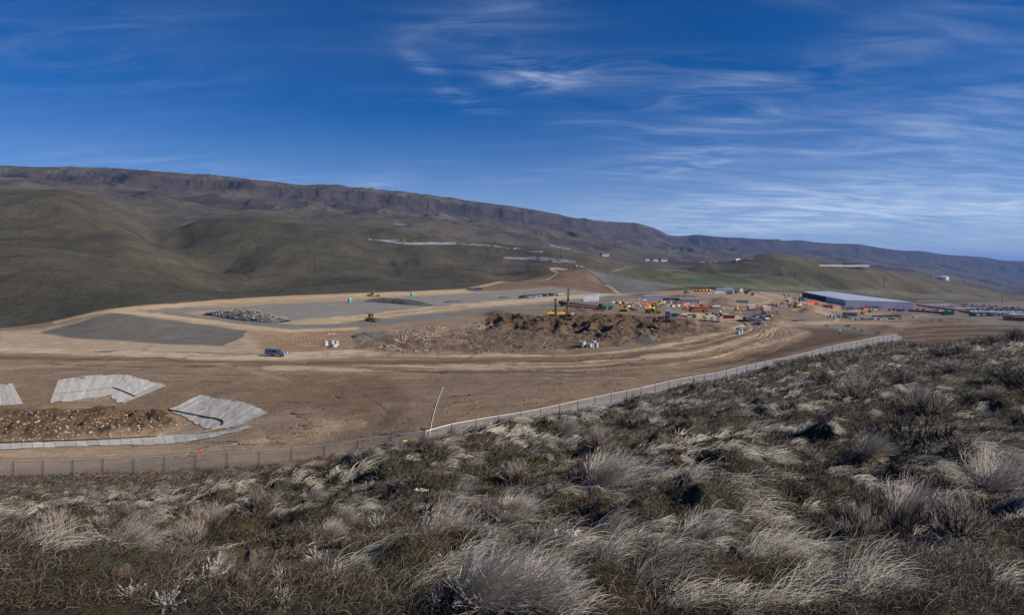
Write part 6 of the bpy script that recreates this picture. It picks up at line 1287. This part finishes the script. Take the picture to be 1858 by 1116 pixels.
# ---- worker in green
def person(px, py, label, jacket, trousers, rz=0, lo=100):
    p = at(px, py, lo, 700); g = thing('person', label, 'person', p, rz); sk = m_('skin', (.4, .25, .18))
    bm = bmesh.new(); lay = bm.verts.layers.skin.verify()
    J = {'pel': (0, 0, .95, .15), 'che': (0, .01, 1.30, .17), 'nec': (0, 0, 1.50, .065), 'hed': (0, -.01, 1.66, .105), 'hl': (-.1, 0, .88, .10), 'kl': (-.13, -.03, .48, .068), 'fl': (-.14, .03, .06, .05), 'tl': (-.14, -.12, .04, .045), 'hr': (.1, 0, .88, .10), 'kr': (.13, -.02, .48, .068), 'fr': (.14, .04, .06, .05), 'tr': (.14, -.11, .04, .045),
         'sl': (-.2, 0, 1.42, .07), 'el': (-.28, .03, 1.14, .05), 'wl': (-.27, -.06, .90, .035), 'sr': (.2, 0, 1.42, .07), 'er': (.29, .02, 1.14, .05), 'wr': (.26, -.10, .93, .035)}
    V = {k: bm.verts.new(c[:3]) for k, c in J.items()}
    for a, b in ['pel-che', 'che-nec', 'nec-hed', 'pel-hl', 'hl-kl', 'kl-fl', 'fl-tl', 'pel-hr', 'hr-kr', 'kr-fr', 'fr-tr', 'che-sl', 'sl-el', 'el-wl', 'che-sr', 'sr-er', 'er-wr'] and [s.split('-') for s in 'pel-che che-nec nec-hed pel-hl hl-kl kl-fl fl-tl pel-hr hr-kr kr-fr fr-tr che-sl sl-el el-wl che-sr sr-er er-wr'.split()]: bm.edges.new((V[a], V[b]))
    for k, c in J.items(): V[k][lay].radius = (c[3], c[3])
    V['pel'][lay].use_root = True; me = bpy.data.meshes.new('body'); bm.to_mesh(me); bm.free(); o = bpy.data.objects.new('body', me); COL.objects.link(o); o.modifiers.new('skin', 'SKIN'); s = o.modifiers.new('sub', 'SUBSURF'); s.levels = s.render_levels = 1
    dg = bpy.context.evaluated_depsgraph_get(); m2 = bpy.data.meshes.new_from_object(o.evaluated_get(dg)); bpy.data.objects.remove(o)
    m2.name = 'body'; 
    for q in (trousers, jacket, sk): m2.materials.append(q)
    for f in m2.polygons: z = f.center.z; f.material_index = 2 if z > 1.50 or (abs(f.center.x) > .2 and z < .97 and z > .85) else (1 if z > .92 else 0); f.use_smooth = True
    o = bpy.data.objects.new('body', m2); COL.objects.link(o); o.parent = g; MB().tube((0, -.01, 1.70), (0, -.01, 1.80), .13, .07, 10).part('hard_hat', WHT, g)
    MB().box(-.21, .21, -.17, .17, 1.02, 1.42).part('vest', jacket, g); return g
LIME = m_('lime_vest', (.12, .62, .14), .7)
person(1523.5, 607.5, 'person in a bright green vest and dark trousers standing on the dark brown field', LIME, m_('dark_trousers', (.02, .06, .05)), R(20)); person(1345, 575.5, 'person in a lime vest standing right of the red container', m_('yellow_lime', (.5, .6, .1)), BLK, R(0), 200)
person(1189, 572, 'person in a lime vest in front of the yellow tank truck', K['yellow_lime'], BLK, R(0), 200)
# ---- utility poles
M_pole = m_('pole_wood', (.035, .027, .022), .9)
def pole(px, py, hpx, label, lo=300, hi=3000, r=.16, rz=0.5):
    p = at(px, py, lo, hi); h = hpx * p.y / F; g = thing('utility_pole', label, 'utility pole', p, rz); rr = max(r, .00030 * p.y); MB().tube((0, 0, -1), (0, 0, h), rr * 1.15, rr * .8, 8).part('shaft', M_pole, g); MB().box(-1.3, 1.3, -.1, .1, h - 1.2, h - .95).part('crossarm', M_pole, g)
    for x in (-1.1, 0, 1.1): MB().tube((x, 0, h - .95), (x, 0, h - .6), .07, n=6).part('insulator', m_('insulator', (.3, .3, .28)), g)
    return p + Vector((0, 0, h - .6))
q = [pole(38, 446, 37, 'utility pole on the dark left hillside', r=.2), pole(571, 494, 32, 'utility pole on the grass hill above the bulldozer', r=.2), pole(885, 471, 23, 'utility pole below the white netting at the centre'), pole(1017, 476, 30, 'utility pole beside the lower white netting strip'), pole(1604, 520, 23, 'tall dark utility pole behind the warehouse', r=.3), pole(1818, 551, 16, 'utility pole beyond the crowded car lot'), pole(1689, 505, 11, 'small utility pole on the ridge near the white tank'), pole(1748, 513, 12, 'faint utility pole on the ridge right of the white tank'), pole(1443, 502, 10, 'faint utility pole on the round grass hill')]
for i, (a, b) in enumerate([(0, 1), (1, 2), (2, 3)]):
    pts = [q[a].lerp(q[b], t) - Vector((0, 0, 14 * math.sin(math.pi * t) * (1 - .4 * i))) for t in np.linspace(0, 1, 15)]
    tag(MB().path(pts, .045, 3).part('power_line', M_pole), ['thin power line crossing the left hills', 'thin power line between the two middle utility poles', 'short thin power line by the white netting'][i], 'power line')
# ---- white netting over orchard rows, houses, tank on the hills
NET = m_('white_netting', (.17, .175, .20), .8, var=.2, scale=.05)
def netting(label, top, bot, lift=.9, n=18, rows=6, m=NET):
    T_ = smooth_line(top, 6); B2 = smooth_line(bot, 6); g = thing('orchard_netting', label, 'netting', (0, 0, 0), 0, 'white netting on the hills')
    for k in range(rows):
        v, f = [], []; r = random.Random(k + len(label))
        for i in range(n + 1):
            u = i / n; a = np.array([np.interp(u, np.linspace(0, 1, len(T_)), T_[:, j]) for j in (0, 1)]); b = np.array([np.interp(u, np.linspace(0, 1, len(B2)), B2[:, j]) for j in (0, 1)])
            for w in (k / rows, (k + .75) / rows):
                c = b + (a - b) * w; p = at(c[0], c[1], 400, 2600); v.append((p.x, p.y, p.z + lift * r.uniform(.75, 1.1)))
            p = at(*(b + (a - b) * (k / rows)), 400, 2600); v.append((p.x, p.y - .3, p.z + .2))
        for i in range(n):
            if r.random() < .22: continue
            b0 = 3 * i; f += [(b0, b0 + 3, b0 + 4, b0 + 1), (b0 + 2, b0 + 5, b0 + 3, b0)]
        me = bpy.data.meshes.new('net_row'); me.from_pydata(v, [], f); me.materials.append(m); o = bpy.data.objects.new('net_row', me); COL.objects.link(o); o.parent = g
netting('long tapering band of white netting across the middle hillside', [(686, 436), (730, 440), (790, 440), (828, 440)], [(690, 437.5), (735, 443.5), (790, 444), (828, 443.5)], rows=4)
netting('thin zigzag line of white netting right of the long band', [(828, 440.5), (845, 443), (875, 444), (905, 447), (925, 451), (944, 450), (955, 455), (985, 456)], [(828, 442), (845, 444.5), (875, 446), (905, 448.8), (925, 453), (944, 452), (955, 457), (985, 458)], rows=2, n=26)
netting('lower broad strip of white netting above the brown hill', [(912, 467), (940, 468), (972, 466), (1010, 470), (1044, 474)], [(914, 469), (945, 471.5), (985, 474), (1015, 477), (1046, 477)], rows=4)
netting('small white netting arc high under the dark cliffs', [(715, 405.5), (732, 407), (752, 405.5)], [(715, 407), (732, 408.5), (753, 407)], rows=2); netting('thin white netting at the upper left end of the long band', [(668, 434), (700, 436), (735, 435.5)], [(668, 435.2), (700, 437.2), (735, 436.7)], rows=1)
netting('white netting line on the ridge above the utility pole', [(997, 444), (1020, 448.5), (1035, 452)], [(997, 446), (1020, 450.5), (1035, 453.5)], rows=2); netting('faint white netting line continuing down the ridge', [(1042, 455), (1060, 459), (1080, 463)], [(1042, 456.2), (1060, 460), (1080, 464)], rows=1)
netting('white netting on the far ridge right of the houses', [(1270, 475), (1310, 473), (1345, 471), (1366, 469)], [(1270, 476), (1310, 474.5), (1345, 472.5), (1366, 471)], rows=2)
def house(px, py, w, h, label, rz=.35, roof=None, wall=m_('house_wall', (.42, .42, .41)), name='house', lo=500, hi=3500, d=None):
    p = at(px, py, lo, hi); s = p.y / F; W, Hh = w * s, h * s; D2 = d or W * .55; g = thing(name, label, name.replace('_', ' '), p, rz); MB().box(-W / 2, W / 2, -D2 / 2, D2 / 2, -1, Hh * .6).part('wall', wall, g)
    MB().add([(-W / 2 - .3, -D2 / 2 - .3, Hh * .6), (W / 2 + .3, -D2 / 2 - .3, Hh * .6), (W / 2 + .3, D2 / 2 + .3, Hh * .6), (-W / 2 - .3, D2 / 2 + .3, Hh * .6), (-W / 2 - .3, 0, Hh), (W / 2 + .3, 0, Hh)], [(0, 1, 5, 4), (2, 3, 4, 5), (0, 4, 3), (1, 2, 5), (0, 3, 2, 1)]).part('roof', roof or m_('dark_roof', (.045, .05, .055)), g)
    for x in (-.3, .0, .3): MB().box(W * x - W * .06, W * x + W * .06, -D2 / 2 - .05, -D2 / 2 - .002, Hh * .2, Hh * .45).part('window', GLASS, g)
    return g
house(1097, 464.5, 14, 6, 'white house with dark roof alone on the ridge left of three others'); house(1173, 473, 9, 5, 'small white house, left of the three on the ridge'); house(1188, 474, 11, 5.5, 'dark roofed white house, middle of the three on the ridge'); house(1203, 474.5, 13, 6, 'dark roofed white house, right of the three on the ridge')
house(1530, 484.5, 88, 3.4, 'very long low white building on top of the grass hill', rz=-.06, roof=m_('white_roof', (.7, .7, .72)), name='farm_building', d=12); house(1338, 473, 10, 3.5, 'small white building at the left foot of the round grass hill', roof=K['white_roof'], name='farm_building')
p = at(1712, 508, 800, 3000); g = thing('water_tank', 'round white water tank on the far right ridge', 'water tank', p); s = p.y / F; MB().tube((0, 0, -1), (0, 0, 6 * s), 8 * s, n=24).part('tank_shell', WHT, g); MB().tube((0, 0, 6 * s), (0, 0, 7.0 * s), 8.1 * s, 1 * s, 24).part('roof', WHT, g)
# dark bare trees: yard edge, ridge
def tree(px, py, hpx, label, group=None, lo=300, hi=3000, m=None, wide=1.0):
    p = at(px, py, lo, hi); h = hpx * p.y / F; g = thing('bare_tree', label, 'tree', p, random.uniform(0, 6), group); a, b = random.choice(BM['woody'])
    MB().tube((0, 0, -.3), (0, 0, h * .35), h * .05, h * .035, 6).part('trunk', M_wood, g)
    rg = np.random.default_rng(int(px)); n = 240; u = rg.normal(0, 1, (n, 3)); u /= np.linalg.norm(u, axis=1, keepdims=True); c = u * rg.uniform(.2, 1, (n, 1)) ** .5 * np.array([h * .5 * wide, h * .5 * wide, h * .38]) + np.array([0, 0, h * .6]); s = h * .08
    a1 = rg.normal(0, s, (n, 3)); a2 = rg.normal(0, s, (n, 3)); V = np.stack([c, c + a1, c + a1 + a2, c + a2], 1).reshape(-1, 3); o = bpy.data.objects.new('crown', raw_mesh('crown', V, np.arange(4 * n).reshape(n, 4), m or M_wood)); COL.objects.link(o); o.parent = g
M_br = m_('brown_brush', (.12, .085, .055), .95, var=.4)
for a in [(1336, 534, 7, 'brown bare tree left of the track at the upper yard'), (1354, 535, 8, 'brown bare tree, left of three beside the pale track'), (1360, 530, 5, 'small brown bare tree behind the other two beside the track'), (1365, 537.5, 6, 'brown bushy tree, right of three beside the pale track')]: tree(*a, m=M_br)
for i, (x, y) in enumerate([(1531, 482), (1536, 482.5), (1541, 482.5), (1546, 483), (1551, 483.5)]): tree(x, y, 4.5, 'dark tree in the short row behind the long white building', 'dark trees behind the long white building', m=m_('evergreen', (.02, .035, .02), .9), wide=1.2)
for i, (x, y, h, l) in enumerate([(1500, 593, 4, 'dark brush on the bank above the dark brown field, left end'), (1538, 594, 5, 'dark brush on the bank above the dark brown field, middle'), (1550, 598, 4, 'dark brush right of the middle brush above the brown field'), (1563, 602, 4, 'dark brush above the brown field by the grey lane'), (1592, 608, 5, 'dark brush at the right corner of the brown field')]):
    tree(x, y, h, l, lo=150, hi=500, m=M_br, wide=2.2)
